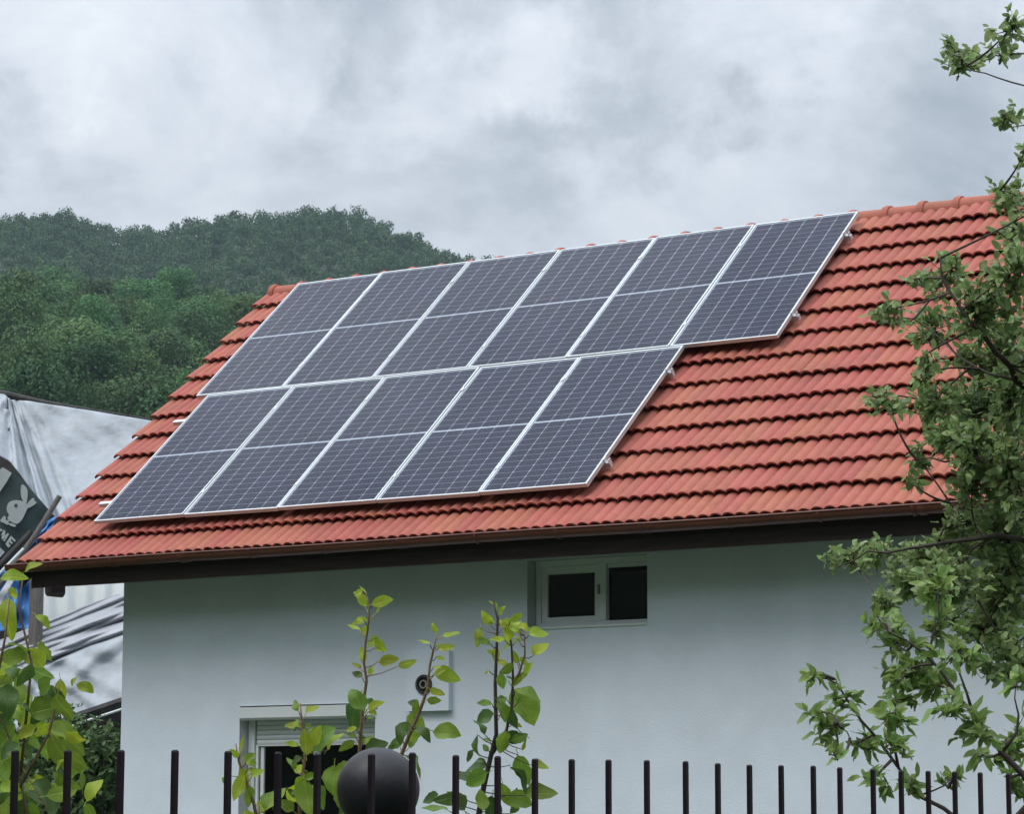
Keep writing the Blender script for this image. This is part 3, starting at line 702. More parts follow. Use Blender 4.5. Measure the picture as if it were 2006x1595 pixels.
def drape(name, ctrl, ns_, nt_, dtop, dbot, fold, mat, label, cat, sagf=0.0, group=None):
    "a sheet between an upper and a lower edge given in picture columns/rows, with folds in depth"
    P = []
    for j in range(nt_):
        t = j/(nt_-1); row = []
        for i in range(ns_):
            s = i/(ns_-1); x0, y0, x1, y1 = catrow(ctrl, s)
            x = x0+(x1-x0)*t; y = y0+(y1-y0)*t
            d = dtop+(dbot-dtop)*t+fold(s, t)+sagf*math.sin(math.pi*t)
            row.append(px(x, y, d))
        P.append(row)
    m = MB(); m.grid(P); o = m.build(name, mat, smooth=True)
    md = o.modifiers.new('thickness', 'SOLIDIFY'); md.thickness = 0.006
    return tag(o, label, cat, group)
fold1 = lambda s, t: (0.05+.16*t)*(math.sin(s*78+2.2*math.sin(s*9)+t*.6)+.5*math.sin(s*131+1.1))*max(0, 1-s*1.75)**.6+.06*math.sin(s*19+t*7+2*math.sin(t*4))*math.sin(t*4.5+s*4)+.012*math.sin(s*60-t*25)
drape('white_tarpaulin', [(0, -260, 742, -330, 850), (.16, 8, 773, -50, 868), (.24, 14, 778, 20, 905), (.33, 20, 783, 62, 962), (.42, 28, 784, 104, 1014), (.52, 55, 786, 140, 1018), (.70, 165, 803, 230, 1025), (1, 400, 842, 410, 1030)], 120, 44, 34.9, 33.2, fold1, M['tarp'],
      'pale grey tarpaulin draped in folds from the shed ridge pole', 'tarpaulin', sagf=.12)
drape('loose_white_tarpaulin', [(0, -120, 790, -140, 850), (.6, 6, 800, -4, 852), (1, 24, 806, 22, 838)], 24, 10, 34.6, 34.3, lambda s, t: .04*math.sin(s*14+t*5), M['tarp'],
      'small torn flap of pale tarpaulin over the rafter end', 'tarpaulin')
# printed banner, with the white emblem and lettering as flat print on it
BD = 32.6
banner = empty('printed_banner', tuple(px(20, 1010, BD)), 'dark grey green banner printed with a white rabbit head emblem', 'banner')
bP = []
bq = [(0, -220, 860, -260, 1160), (.55, -20, 905, -40, 1150), (.75, 40, 935, 0, 1110), (1, 112, 1018, 78, 1062)]
def bpt(s, t):
    x0, y0, x1, y1 = catrow(bq, s); return x0+(x1-x0)*t, y0+(y1-y0)*t
bP = [[px(*bpt(s, t), BD+.012*math.sin(s*19+t*6)) for s in np.linspace(0, 1, 40)] for t in np.linspace(0, 1, 20)]
m = MB(); m.grid(bP); ob = m.build('banner_cloth', M['banner'], banner, smooth=True)
def print_poly(name, pts, mat, dz=.03):
    q = [px(x/6.644, 880+y/6.644, BD-dz) for x, y in pts]; k = len(q)
    q2 = [px(x/6.644, 880+y/6.644, BD-dz+.004) for x, y in pts]
    m = MB(); m.add(q+q2, [tuple(range(k)), tuple(range(k, 2*k))[::-1]]+[(i, (i+1) % k, k+(i+1) % k, k+i) for i in range(k)]); return m.build(name, mat, banner)
def smoothpoly(pts, it=2):
    for _ in range(it):
        q = []
        for i in range(len(pts)):
            a, b = pts[i], pts[(i+1) % len(pts)]
            q += [(a[0]*.75+b[0]*.25, a[1]*.75+b[1]*.25), (a[0]*.25+b[0]*.75, a[1]*.25+b[1]*.75)]
        pts = q
    return pts
print_poly('emblem_head', smoothpoly([(85, 760), (105, 700), (160, 668), (235, 664), (300, 680), (350, 712), (372, 745), (345, 800), (315, 870), (278, 935), (228, 978), (180, 968), (130, 940), (88, 905), (122, 858), (92, 820)]), M['print'])
print_poly('emblem_ear', smoothpoly([(270, 470), (300, 455), (345, 505), (362, 550), (357, 640), (345, 720), (300, 685), (268, 600)]), M['print'], .031)
print_poly('emblem_ear', smoothpoly([(345, 715), (425, 632), (448, 645), (445, 680), (492, 690), (405, 755), (350, 775)]), M['print'], .032)
print_poly('emblem_eye', smoothpoly([(185, 730), (200, 712), (225, 715), (230, 740), (208, 760), (188, 752)]), M['banner'], .036)
print_poly('emblem_bow', [(2, 930), (50, 868), (76, 884), (72, 922), (122, 932), (96, 990), (56, 965), (10, 946)], M['print'])
print_poly('emblem_collar', smoothpoly([(105, 955), (218, 990), (192, 1020), (108, 988)], 1), M['print'])
print_poly('printed_letter', [(-60, 985), (-30, 1000), (-18, 1040), (8, 1035), (40, 1060), (-5, 1075), (-35, 1130), (-62, 1110), (-35, 1065)], M['print'])
print_poly('printed_letter', [(10, 1130), (48, 1052), (72, 1068), (62, 1130), (100, 1095), (118, 1108), (60, 1205), (40, 1190), (70, 1148), (28, 1180), (18, 1160), (34, 1112)], M['print'])
print_poly('printed_letter', [(98, 1190), (140, 1128), (206, 1190), (192, 1212), (150, 1172), (138, 1190), (168, 1222), (152, 1240), (122, 1212), (112, 1226), (140, 1258), (110, 1285), (92, 1268), (70, 1235)], M['print'])
print_poly('printed_patch', [(-80, 1250), (2, 1282), (62, 1342), (0, 1412), (-80, 1460)], M['print'])
print_poly('printed_patch', [(38, 236), (152, 312), (92, 420), (0, 556), (-40, 600), (-40, 300)], M['print'])
# poles, lath and blue tarpaulins
o = MB(); o.tube([px(117, 972, 31.9), px(70, 1048, 31.8), px(-60, 1228, 31.6)], .031, 8); tag(o.build('timber_pole', M['timber']), 'grey timber pole leaning along the banner edge', 'pole')
o = MB(); o.tube([px(62, 1042, 32.1), px(0, 1108, 32.0), px(-120, 1225, 31.9)], .036, 8); tag(o.build('dark_timber_pole', M['darktimber']), 'dark timber pole along the lower edge of the banner', 'pole')
o = MB(); o.tube([px(46, 1075, 31.7), px(10, 1112, 31.6), px(-60, 1188, 31.5)], .014, 8); tag(o.build('white_lath', M['sheet']), 'thin white lath beside the dark timber pole', 'lath')
blf = lambda s, t: .05*math.sin(s*13+t*7)+.03*math.sin(t*17-s*5)
drape('blue_tarpaulin', [(0, 64, 1060, 20, 1112), (.5, 92, 1022, 56, 1078), (1, 118, 1008, 90, 1050)], 24, 14, 32.4, 32.2, blf, M['blue'], 'strip of crumpled blue tarpaulin behind the leaning pole', 'tarpaulin')
drape('lower_blue_tarpaulin', [(0, -60, 1118, -80, 1250), (.4, 14, 1118, 12, 1236), (.7, 40, 1116, 36, 1232), (1, 60, 1112, 70, 1236)], 30, 24, 31.9, 31.4, lambda s, t: .09*math.sin(s*15+t*4)+.05*math.sin(t*13-s*5), M['blue'], 'crumpled bright blue tarpaulin below the roof corner', 'tarpaulin')
drape('beige_cloth_strip', [(0, 26, 1120, -24, 1200), (1, 36, 1122, 0, 1190)], 8, 14, 31.2, 31.0, lambda s, t: .02*math.sin(t*9), M['tarp_grey'], 'narrow beige strip of cloth hanging across the blue tarpaulin', 'cloth')
# timber post under the roof corner
pb = px(72, 1150, 31.0); pb2 = px(77, 1262, 31.0)
o = MB(); o.box((pb[0]-.055, pb[1]-.055, 0), (pb[0]+.055, pb[1]+.055, pb[2]+.25)); tag(o.build('timber_post', M['timber']), 'weathered square timber post standing under the roof corner', 'post')
# white corrugated sheet and the lower grey tarpaulins
cor = lambda s, t: .035*math.sin(s*44+t*2.0)
drape('white_plastic_sheet', [(0, 60, 1125, 80, 1250), (1, 330, 1105, 330, 1180)], 90, 12, 31.6, 31.4, cor, M['sheet'], 'bright white corrugated plastic sheet under the house eave', 'plastic sheet')
gf = lambda s, t: .085*math.sin(t*(15+4*math.sin(s*2.1))+2.6*math.sin(s*3.3)+s*2.5)*(.5+.5*math.sin(s*7+t*5))+.03*math.sin(t*47+s*9+2*math.sin(s*7))
drape('grey_tarpaulin', [(0, -60, 1280, -10, 1345), (.3, 45, 1236, 80, 1312), (.7, 160, 1190, 180, 1275), (1, 330, 1128, 330, 1235)], 70, 50, 31.3, 30.4, gf, M['tarp_grey'], 'weathered grey tarpaulin with long folds over the low lean-to', 'tarpaulin', sagf=-.05)
gf2 = lambda s, t: .06*math.sin(s*13+t*7+2*math.sin(t*3))+.03*math.sin(s*33-t*11)
drape('lower_grey_tarpaulin', [(0, -10, 1330, 40, 1450), (.4, 90, 1305, 140, 1408), (.7, 180, 1268, 200, 1388), (1, 330, 1215, 330, 1345)], 60, 40, 30.32, 29.55, gf2, M['tarp'], 'paler lower tarpaulin hanging over the lean-to edge', 'tarpaulin')
o = MB(); o.tube([px(20, 1458, 29.55), px(160, 1402, 29.5), px(330, 1345, 29.4)], .05, 6); tag(o.build('lean_to_beam', M['darktimber']), 'dark timber beam under the edge of the lower tarpaulin', 'beam')
o = MB(); o.tube([px(20, 1474, 29.5), px(160, 1416, 29.45), px(330, 1360, 29.35)], .014, 6); tag(o.build('pale_batten', M['sheet']), 'thin pale batten below the dark beam of the lean-to', 'batten')
lq = [px(-160, 1480, 31.8), px(420, 1330, 31.6)]
o = MB(); z0, z1 = lq[0][2]-.1, lq[1][2]-.1
dv = FW*np.array([1, 1, 0])*1.8
o.add([(*lq[0][:2], 0), (*lq[1][:2], 0), (*(lq[1]+dv)[:2], 0), (*(lq[0]+dv)[:2], 0), (*lq[0][:2], z0), (*lq[1][:2], z1), (*(lq[1]+dv)[:2], z1), (*(lq[0]+dv)[:2], z0)],
      [(0, 1, 5, 4), (1, 2, 6, 5), (2, 3, 7, 6), (3, 0, 4, 7), (4, 5, 6, 7)])
lt = empty('lean_to', tuple((lq[0]+lq[1])/2*np.array([1, 1, 0])), 'low dark lean-to with a concrete base behind the corner of the house', 'lean-to')
o.build('lean_to_wall', M['darktimber'], lt)
o = MB(); c0, c1 = px(60, 1540, 30.6), px(330, 1515, 30.4)
o.add([(*c0[:2], 0), (*c1[:2], 0), (*(c1+dv*.4)[:2], 0), (*(c0+dv*.4)[:2], 0), (*c0[:2], c0[2]), (*c1[:2], c1[2]), (*(c1+dv*.4)[:2], c1[2]), (*(c0+dv*.4)[:2], c0[2])],
      [(0, 1, 5, 4), (1, 2, 6, 5), (2, 3, 7, 6), (3, 0, 4, 7), (4, 5, 6, 7)]); o.build('concrete_base', M['concrete'], lt)
# bushes in front of the lean-to
def leaf_cloud(seed, n_, c, rad, size, flatv=0.0):
    r = np.random.default_rng(seed); c = np.asarray(c)
    d = r.normal(size=(n_, 3)); d /= np.linalg.norm(d, axis=1)[:, None]
    C = c+d*np.asarray(rad)*(r.random(n_)**.45)[:, None]*(1+.25*np.sin(d[:, :1]*7+d[:, 2:]*9))
    nr_ = d*.5+r.normal(size=(n_, 3))*.6+np.array([0, 0, .3]); nr_ /= np.linalg.norm(nr_, axis=1)[:, None]
    a = np.cross(nr_, r.normal(size=(n_, 3))); a /= np.linalg.norm(a, axis=1)[:, None]; b = np.cross(nr_, a); s = size*r.uniform(.6, 1.35, n_)[:, None]
    V = np.stack([C-a*s, C-b*s*.42+nr_*s*.12, C+a*s, C+b*s*.42-nr_*s*.1], 1).reshape(-1, 3)
    return V, np.arange(n_*4).reshape(-1, 4)
for k, (x, y, d, rr, zr, n_, lab) in enumerate([(205, 1525, 28.4, .34, .52, 1500, 'small dark bush against the corner of the house'),
                                                (120, 1490, 28.6, .50, .55, 2200, 'taller bush below the edge of the grey tarpaulin'),
                                                (20, 1560, 28.2, .9, .55, 2200, 'low spreading bush in front of the lean-to')]):
    c = px(x, y, d); e = empty('bush', (c[0], c[1], 0), lab, 'bush')
    V, F = leaf_cloud(50+k, n_, c, (rr, rr, zr), .05); link('foliage', np_mesh('bush_foliage', V, F, M['bushleaf']), None, e)
    V2, F2 = leaf_cloud(80+k, 900, (c[0], c[1], c[2]*.45), (rr*.9, rr*.9, c[2]*.45), .06); link('foliage', np_mesh('bush_foliage', V2, F2, M['bushleaf']), None, e)
    st = MB()
    for q in range(6):
        a = rnd.uniform(0, 6.28); st.tube([(c[0], c[1], 0), (c[0]+.1*math.cos(a), c[1]+.1*math.sin(a), c[2]*.6), (c[0]+rr*.6*math.cos(a), c[1]+rr*.6*math.sin(a), c[2]+zr*.4)], [.016, .011, .004], 5)
    st.build('stems', M['twig'], e)

# ------------------------------------------------------------------ iron fence, gate and ball topped post
def picket_at(x, ytop, d, parent, r_=.0049):
    p = px(x, ytop, d); m = MB(); ang = rnd.uniform(-.01, .01)
    m.box((p[0]-r_, p[1]-r_, 0.12), (p[0]+r_, p[1]+r_, p[2]-.003)); 
    # slightly bevelled top
    m.add([(p[0]-r_, p[1]-r_, p[2]-.003), (p[0]+r_, p[1]-r_, p[2]-.003), (p[0]+r_, p[1]+r_, p[2]-.003), (p[0]-r_, p[1]+r_, p[2]-.003),
           (p[0]-r_*.6, p[1]-r_*.6, p[2]), (p[0]+r_*.6, p[1]-r_*.6, p[2]), (p[0]+r_*.6, p[1]+r_*.6, p[2]), (p[0]-r_*.6, p[1]+r_*.6, p[2])],
          [(0, 1, 5, 4), (1, 2, 6, 5), (2, 3, 7, 6), (3, 0, 4, 7), (4, 5, 6, 7)])
    return m.build('picket', M['iron'], parent), p
GATE = [(-74, 1470), (30, 1470), (133, 1470), (237, 1470), (343, 1470), (447, 1472), (545, 1474), (622, 1477)]
gate = empty('iron_gate', tuple(px(280, 1470, 5.03)*np.array([1, 1, 0])), 'dark iron gate of wide spaced pickets beside the ball topped post', 'gate')
gp = [picket_at(x, y, 5.03, gate)[1] for x, y in GATE]
FNC = [(728, 1477), (808, 1475), (893, 1480), (975, 1482), (1048, 1487), (1120, 1488), (1192, 1489), (1267, 1490), (1343, 1492), (1406, 1496), (1468, 1499), (1530, 1500), (1593, 1501), (1645, 1504), (1710, 1507), (1765, 1510), (1818, 1511), (1870, 1512), (1920, 1514), (1975, 1516), (2024, 1518), (2072, 1520), (2118, 1522)]+[(2118+45*k-.55*k*k, 1522+2*k) for k in range(1, 15)]
def fz(x): return 5.15*math.sqrt(1.0+max(0, x-728)/1247*.82)*(1.0+max(0, x-728)/1247*.02)
fence = empty('iron_fence', tuple(px(1300, 1490, 6)*np.array([1, 1, 0])), 'dark iron picket fence running from the ball topped post along the wall', 'fence')
fp = [picket_at(x, y, fz(x), fence)[1] for x, y in FNC]
for pts, par, zz in ((gp, gate, (1.38, .25)), (fp, fence, (1.36, .25))):
    for z in zz:
        m = MB(); m.tube([(p[0], p[1], z) for p in (pts[0], *pts[1:-1:3], pts[-1])], .016, 6); m.build('rail', M['iron'], par)
for p in (fp[-1], fp[8]):
    m = MB(); m.box((p[0]-.02, p[1]+.02, 0), (p[0]+.02, p[1]+.06, 1.5)); m.build('support_post', M['iron'], fence)
m = MB(); p = gp[0]; m.box((p[0]-.03, p[1]+.015, 0), (p[0]+.03, p[1]+.075, 1.5)); m.build('support_post', M['iron'], gate)
bc = px(741, 1547, 5.75); BR = 0.0845
post = empty('gate_post', (bc[0], bc[1], 0), 'dark iron gate post crowned by a big round ball', 'post')
m = MB(); m.lathe([(BR*math.sin(t), -BR*math.cos(t)) for t in np.linspace(0.001, math.pi-.001, 25)], bc, 40); m.build('ball_finial', M['ball'], post, smooth=True)
m = MB(); m.lathe([(.001, -BR*.80), (.062, -BR*.80), (.074, -BR*.92), (.076, -BR*1.1), (.060, -BR*1.22), (.045, -BR*1.35), (.050, -BR*1.5), (.001, -BR*1.5)], bc, 32); m.build('collar', M['ball'], post, smooth=True)
m = MB(); m.box((bc[0]-.05, bc[1]-.05, 0), (bc[0]+.05, bc[1]+.05, bc[2]-BR*1.5-.02)); m.box((bc[0]-.065, bc[1]-.065, bc[2]-BR*1.5-.02), (bc[0]+.065, bc[1]+.065, bc[2]-BR*1.5)); m.build('shaft', M['iron'], post)

# ------------------------------------------------------------------ leaves
def leaf_mesh(name, mat, wid=.62, curl=.16, fold=.16, tip=1.0, serr=0.0, seed=0, nseg=9, rnd_=.80):
    "unit long leaf along +Y, face +Z, folded on the midrib"
    r = random.Random(seed); v = []; f = []
    for i in range(nseg+1):
        t = i/nseg; w_ = wid*.5*(math.sin(math.pi*t**(.82*tip))**rnd_ if 0 < t < 1 else 0.004)
        w1 = w_*(1+r.uniform(-serr, serr)); w2 = w_*(1+r.uniform(-serr, serr))
        z = -curl*t*t+.05*math.sin(t*6+seed*1.7); sw = .05*math.sin(t*3+seed)
        v += [(sw-w1, t-.03*w1, z+fold*w1*1.6+.05*math.sin(t*9+seed)*w1/max(wid*.5, .1)), (sw, t, z), (sw+w2, t-.03*w2, z+fold*w2*1.6+.05*math.sin(t*8+2+seed)*w2/max(wid*.5, .1))]
    for i in range(nseg):
        a = i*3; f += [(a, a+1, a+4, a+3), (a+1, a+2, a+5, a+4)]
    b = len(v); v += [(-.012, -.22, .01), (.012, -.22, .01), (.012, .02, .004), (-.012, .02, .004)]; f.append((b, b+1, b+2, b+3))
    me = bpy.data.meshes.new(name); me.from_pydata(v, [], f); me.materials.append(mat)
    me.polygons.foreach_set('use_smooth', [True]*len(me.polygons)); me.update(); return me
def leaf_set(mat, wids, **kw): return [leaf_mesh('leaf', mat, wid=wv, curl=.05+.10*i, fold=.10+.12*(i % 3), seed=i, **kw) for i, wv in enumerate(wids)]
LV = {'y': leaf_set(M['leaf_young'], (.44, .50, .58, .48, .64), serr=.05), 'm': leaf_set(M['leaf_mid'], (.50, .58, .66, .54, .62), serr=.10),
      'd': leaf_set(M['leaf_dark'], (.56, .62, .68, .58, .52), serr=.10), 'p': leaf_set(M['leaf_plum'], (.50, .58, .64, .54, .46), rnd_=.58),
      'f': leaf_set(M['leaf_fresh'], (.34, .40, .44, .38, .46), rnd_=.62)}
cr_, cu_, cf_ = Vector(RT), Vector(UP), Vector(FW)
def leaf_matrix(P, length, ang, r, tilt=.6, face=None):
    "leaf rooted at P; ang is the direction it points in, counted from the viewer's right"
    ydir = (cr_*math.cos(ang)+cu_*math.sin(ang)+cf_*r.uniform(-tilt, tilt)).normalized()
    nrm = (-cf_*1.0+Vector((0, 0, .55))+Vector((r.gauss(0, .45), r.gauss(0, .45), r.gauss(0, .35)))).normalized() if face is None else face
    xdir = ydir.cross(nrm).normalized(); zdir = xdir.cross(ydir).normalized()
    m = Matrix(((xdir.x, ydir.x, zdir.x, 0), (xdir.y, ydir.y, zdir.y, 0), (xdir.z, ydir.z, zdir.z, 0), (0, 0, 0, 1)))
    return Matrix.Translation(Vector(P)) @ m @ Matrix.Diagonal((length, length, length, 1))
def stem(pts, d, r0, r1, parent, mat, name='stem', smooth_=True):
    P = [px(x, y, d+(q[0] if q else 0)) for x, y, *q in pts]
    k = len(P); rr = [r0+(r1-r0)*i/(k-1) for i in range(k)]
    m = MB(); m.tube(P, rr, 7); return m.build(name, mat, parent, smooth=True)
rl = random.Random(21)
def put_leaf(parent, x, y, d, lpx, ang, tone, tilt=.45):
    me = rl.choice(LV[tone]); o = link('leaf', me, None, parent)
    o.matrix_basis = leaf_matrix(px(x, y, d), lpx*rl.uniform(.70, .95)*d/(FL*PW), math.radians(ang), rl, tilt); return o
# young shoots behind the fence ------------------------------------------------
DS = 6.6
def sapling(name, label, base, stems_, leaves, d, extra=()):
    b = px(base, 1600, d); e = empty(name, (b[0], b[1], 0), label, 'plant', 'young leafy shoots behind the fence')
    for pts, r0, r1, mt in stems_: stem(pts, d, r0, r1, e, mt)
    m = MB(); q = px(stems_[0][0][0][0], stems_[0][0][0][1], d); m.tube([(b[0], b[1], 0), ((b[0]+q[0])/2+.02, (b[1]+q[1])/2, q[2]*.6), tuple(q)], [.016, .012, stems_[0][1]], 7); m.build('main_stem', M['twig'], e)
    SP = []
    for pts, *_ in stems_:
        for (xa, ya, *_a), (xb, yb, *_b) in zip(pts, pts[1:]): SP += [(xa+(xb-xa)*t, ya+(yb-ya)*t) for t in np.linspace(0, 1, 9)]
    SP = np.array(SP)
    extra_ = []
    for pts, r0, r1, mt_ in stems_:
        for k in range(int(len(pts)*2.0)):
            i = rl.randrange(len(pts)-1); t = rl.random(); x = pts[i][0]+(pts[i+1][0]-pts[i][0])*t; y = pts[i][1]+(pts[i+1][1]-pts[i][1])*t
            sd_ = rl.choice((-1, 1)); extra_.append((x+sd_*rl.uniform(3, 14), y-rl.uniform(2, 10), rl.uniform(16, 38), 90-sd_*rl.uniform(20, 120), 'y' if y < 1330 else rl.choice('ymmd')))
    for x, y, l, a, t in list(leaves)+extra_:
        dl = d+rl.uniform(-.10, .10); put_leaf(e, x, y, dl, l, a, t)
        j = int(np.argmin((SP[:, 0]-x)**2+(SP[:, 1]-(y+10))**2)); q = SP[j]
        mm = MB(); mm.tube([px(q[0], q[1], d), px((q[0]+x)/2, (q[1]+y)/2+3, (d+dl)/2), px(x, y, dl)], [.0016, .0012, .0009], 5, caps=False); mm.build('petiole', mt if (mt := stems_[0][3]) else None, e)
    return e
T, S = M['twig'], M['shoot']
sapling('shoot_plant', 'tall thin shoot with a bright leaf pair at its tip, before the shuttered window', 705,
        [([(700, 1640), (703, 1500), (706, 1440), (712, 1375), (718, 1335), (713, 1300), (716, 1262), (722, 1222), (724, 1190), (716, 1160)], .0052, .0016, S)],
        [(716, 1190, 52, 118, 'y'), (728, 1185, 64, 12, 'y'), (722, 1215, 40, 190, 'y'), (722, 1228, 26, 225, 'y'), (740, 1248, 44, -70, 'y'), (742, 1296, 42, 5, 'y'), (780, 1306, 46, 20, 'y'), (712, 1300, 40, 100, 'y'),
         (704, 1368, 88, 250, 'd'), (712, 1392, 60, 120, 'm'), (720, 1390, 44, 30, 'y'), (716, 1470, 56, 20, 'd'), (705, 1440, 44, -70, 'd'), (694, 1452, 50, 215, 'm'), (690, 1500, 60, 200, 'm'), (664, 1540, 90, 285, 'm'), (700, 1560, 70, 230, 'd'), (655, 1500, 70, 265, 'm'), (735, 1270, 24, -20, 'y')], DS)
sapling('shoot_plant', 'leaning reddish shoot crossing the square wall plate', 800,
        [([(770, 1640), (782, 1490), (800, 1445), (822, 1395), (838, 1348), (842, 1305), (850, 1270), (856, 1242)], .006, .0018, S)],
        [(868, 1246, 44, 14, 'y'), (862, 1268, 38, 0, 'y'), (856, 1240, 24, 115, 'y'), (852, 1320, 60, -6, 'y'), (842, 1350, 42, -22, 'y'), (815, 1395, 84, 262, 'm'), (800, 1415, 60, 240, 'd'), (815, 1425, 48, -35, 'd'), (848, 1432, 66, -8, 'm'), (812, 1400, 40, 80, 'm'), (790, 1450, 46, 200, 'd'), (812, 1480, 60, -72, 'm')], DS+.15)
sapling('shoot_plant', 'cluster of three upright leafy shoots under the small upper window', 960,
        [([(930, 1640), (948, 1540), (962, 1480), (972, 1440), (970, 1340), (973, 1270), (975, 1215), (966, 1175)], .0075, .0020, T),
         ([(962, 1480), (990, 1440), (1003, 1380), (1005, 1330), (1002, 1265), (992, 1215)], .005, .0018, T),
         ([(1003, 1345), (1016, 1322), (1028, 1285), (1028, 1240)], .004, .0014, S)],
        [(974, 1200, 40, 112, 'y'), (978, 1205, 26, 60, 'y'), (985, 1215, 32, -8, 'y'), (992, 1225, 44, -82, 'y'), (940, 1230, 40, 255, 'y'), (960, 1262, 40, 160, 'm'), (975, 1268, 44, 260, 'y'), (1000, 1215, 36, 20, 'y'), (1014, 1222, 30, -30, 'y'),
         (1036, 1244, 44, 14, 'y'), (1045, 1285, 52, 48, 'y'), (1012, 1255, 40, 210, 'm'), (1026, 1320, 44, 230, 'y'), (1005, 1300, 36, 220, 'm'), (985, 1320, 40, 262, 'm'),
         (1005, 1350, 98, -58, 'm'), (1010, 1352, 56, -10, 'm'), (1002, 1390, 84, -82, 'd'), (975, 1375, 62, -60, 'm'), (968, 1400, 50, 200, 'd'), (985, 1440, 54, -10, 'd'), (990, 1430, 66, -100, 'm'), (1000, 1452, 46, 20, 'm'),
         (950, 1440, 44, 110, 'd'), (935, 1440, 60, -95, 'd'), (925, 1470, 34, 240, 'd'), (955, 1500, 64, 180, 'd'), (955, 1515, 56, 205, 'm'), (930, 1530, 50, 150, 'd'),
         (1000, 1500, 74, -42, 'd'), (1015, 1480, 70, -70, 'm'), (1025, 1470, 40, 80, 'y'), (1040, 1500, 40, 10, 'y'), (990, 1560, 66, -20, 'm'), (965, 1560, 76, 265, 'd'), (985, 1535, 60, -75, 'm'), (900, 1560, 62, 190, 'd'), (880, 1590, 60, 170, 'm'), (910, 1590, 60, 120, 'd'), (945, 1590, 66, 95, 'm'), (1000, 1595, 60, 60, 'd'), (1030, 1560, 66, 20, 'm'), (860, 1560, 50, 200, 'd')], DS+.1)
sapling('shoot_plant', 'short yellow green shoot in front of the dark lower window', 590,
        [([(585, 1660), (588, 1560), (592, 1520), (600, 1470), (592, 1420), (588, 1378)], .0055, .0016, S)],
        [(600, 1480, 66, 93, 'y'), (590, 1425, 40, 175, 'y'), (605, 1470, 78, 42, 'm'), (610, 1462, 44, 62, 'y'), (585, 1462, 34, 165, 'y'), (597, 1510, 40, 165, 'y'), (596, 1520, 44, 240, 'y'), (592, 1530, 84, 245, 'y'), (596, 1530, 78, 280, 'm'), (600, 1398, 38, 45, 'y'), (610, 1540, 60, -50, 'm'), (640, 1470, 50, 60, 'y'), (575, 1590, 50, 140, 'm')], DS-.1)
sapling('shoot_plant', 'slender shoot with pale leaves at the window frame', 480,
        [([(515, 1660), (497, 1575), (478, 1520), (467, 1490), (462, 1458)], .005, .0015, S)],
        [(466, 1478, 44, 70, 'y'), (470, 1505, 72, 292, 'y'), (482, 1520, 60, 240, 'y'), (448, 1520, 52, 245, 'm'), (490, 1540, 60, 268, 'm'), (520, 1590, 64, 62, 'm'), (535, 1580, 50, 80, 'm'), (470, 1480, 30, 160, 'y')], DS-.1)
# vine plant at the left edge -------------------------------------------------
DV = 6.3
vb = px(10, 1600, DV); vine = empty('broad_leaf_plant', (vb[0], vb[1], 0), 'bushy bright green broad leaved plant behind the gate', 'plant')
for pts in ([(60, 1660), (40, 1520), (20, 1450), (-10, 1380), (-20, 1250)], [(30, 1560), (95, 1440), (112, 1370), (118, 1330)], [(40, 1520), (62, 1300), (36, 1190), (46, 1124)], [(50, 1660), (90, 1580), (40, 1500)], [(-20, 1400), (10, 1250), (20, 1160)]):
    stem(pts, DV, .0038, .0014, vine, M['shoot'])
m = MB(); m.tube([(vb[0], vb[1], 0), tuple(px(60, 1660, DV))], [.02, .012], 7); m.build('main_stem', M['bark'], vine)
for x, y, l, a, t in [(48, 1120, 46, 38, 'y'), (0, 1132, 60, 8, 'y'), (22, 1150, 40, 280, 'y'), (15, 1170, 110, 268, 'y'), (70, 1205, 44, -35, 'y'), (15, 1265, 70, -5, 'm'), (80, 1255, 60, -70, 'm'), (0, 1290, 80, 10, 'm'), (10, 1310, 60, -30, 'd'), (60, 1300, 60, 250, 'd'),
                      (118, 1330, 72, -85, 'y'), (100, 1330, 60, 230, 'm'), (150, 1340, 50, -28, 'y'), (140, 1345, 30, 70, 'y'), (110, 1360, 70, -70, 'm'), (20, 1340, 80, 265, 'd'), (0, 1400, 60, 20, 'y'), (60, 1400, 90, 20, 'm'), (95, 1420, 90, -30, 'm'), (100, 1440, 90, -62, 'm'), (40, 1380, 60, 100, 'm'), (120, 1500, 60, -65, 'm'), (130, 1470, 80, -45, 'm'), (0, 1470, 40, 70, 'y'), (0, 1530, 70, 60, 'm'), (20, 1560, 60, 120, 'm'), (60, 1540, 80, -20, 'd'), (90, 1560, 80, 10, 'm'), (110, 1510, 40, 60, 'y'), (30, 1590, 70, 30, 'd'), (-10, 1580, 80, 45, 'd')]:
    put_leaf(vine, x, y, DV+rl.uniform(-.2, .2), l, a, t)
for k in range(150):
    x = rl.uniform(-60, 175); y = rl.uniform(1270, 1640)
    if x > 60+ (y-1270)*.45: continue
    put_leaf(vine, x, y, DV+rl.uniform(-.05, .55), rl.uniform(42, 88), rl.choice((rl.uniform(180, 340), rl.uniform(0, 360))), rl.choice('mmmdyy'), .7)

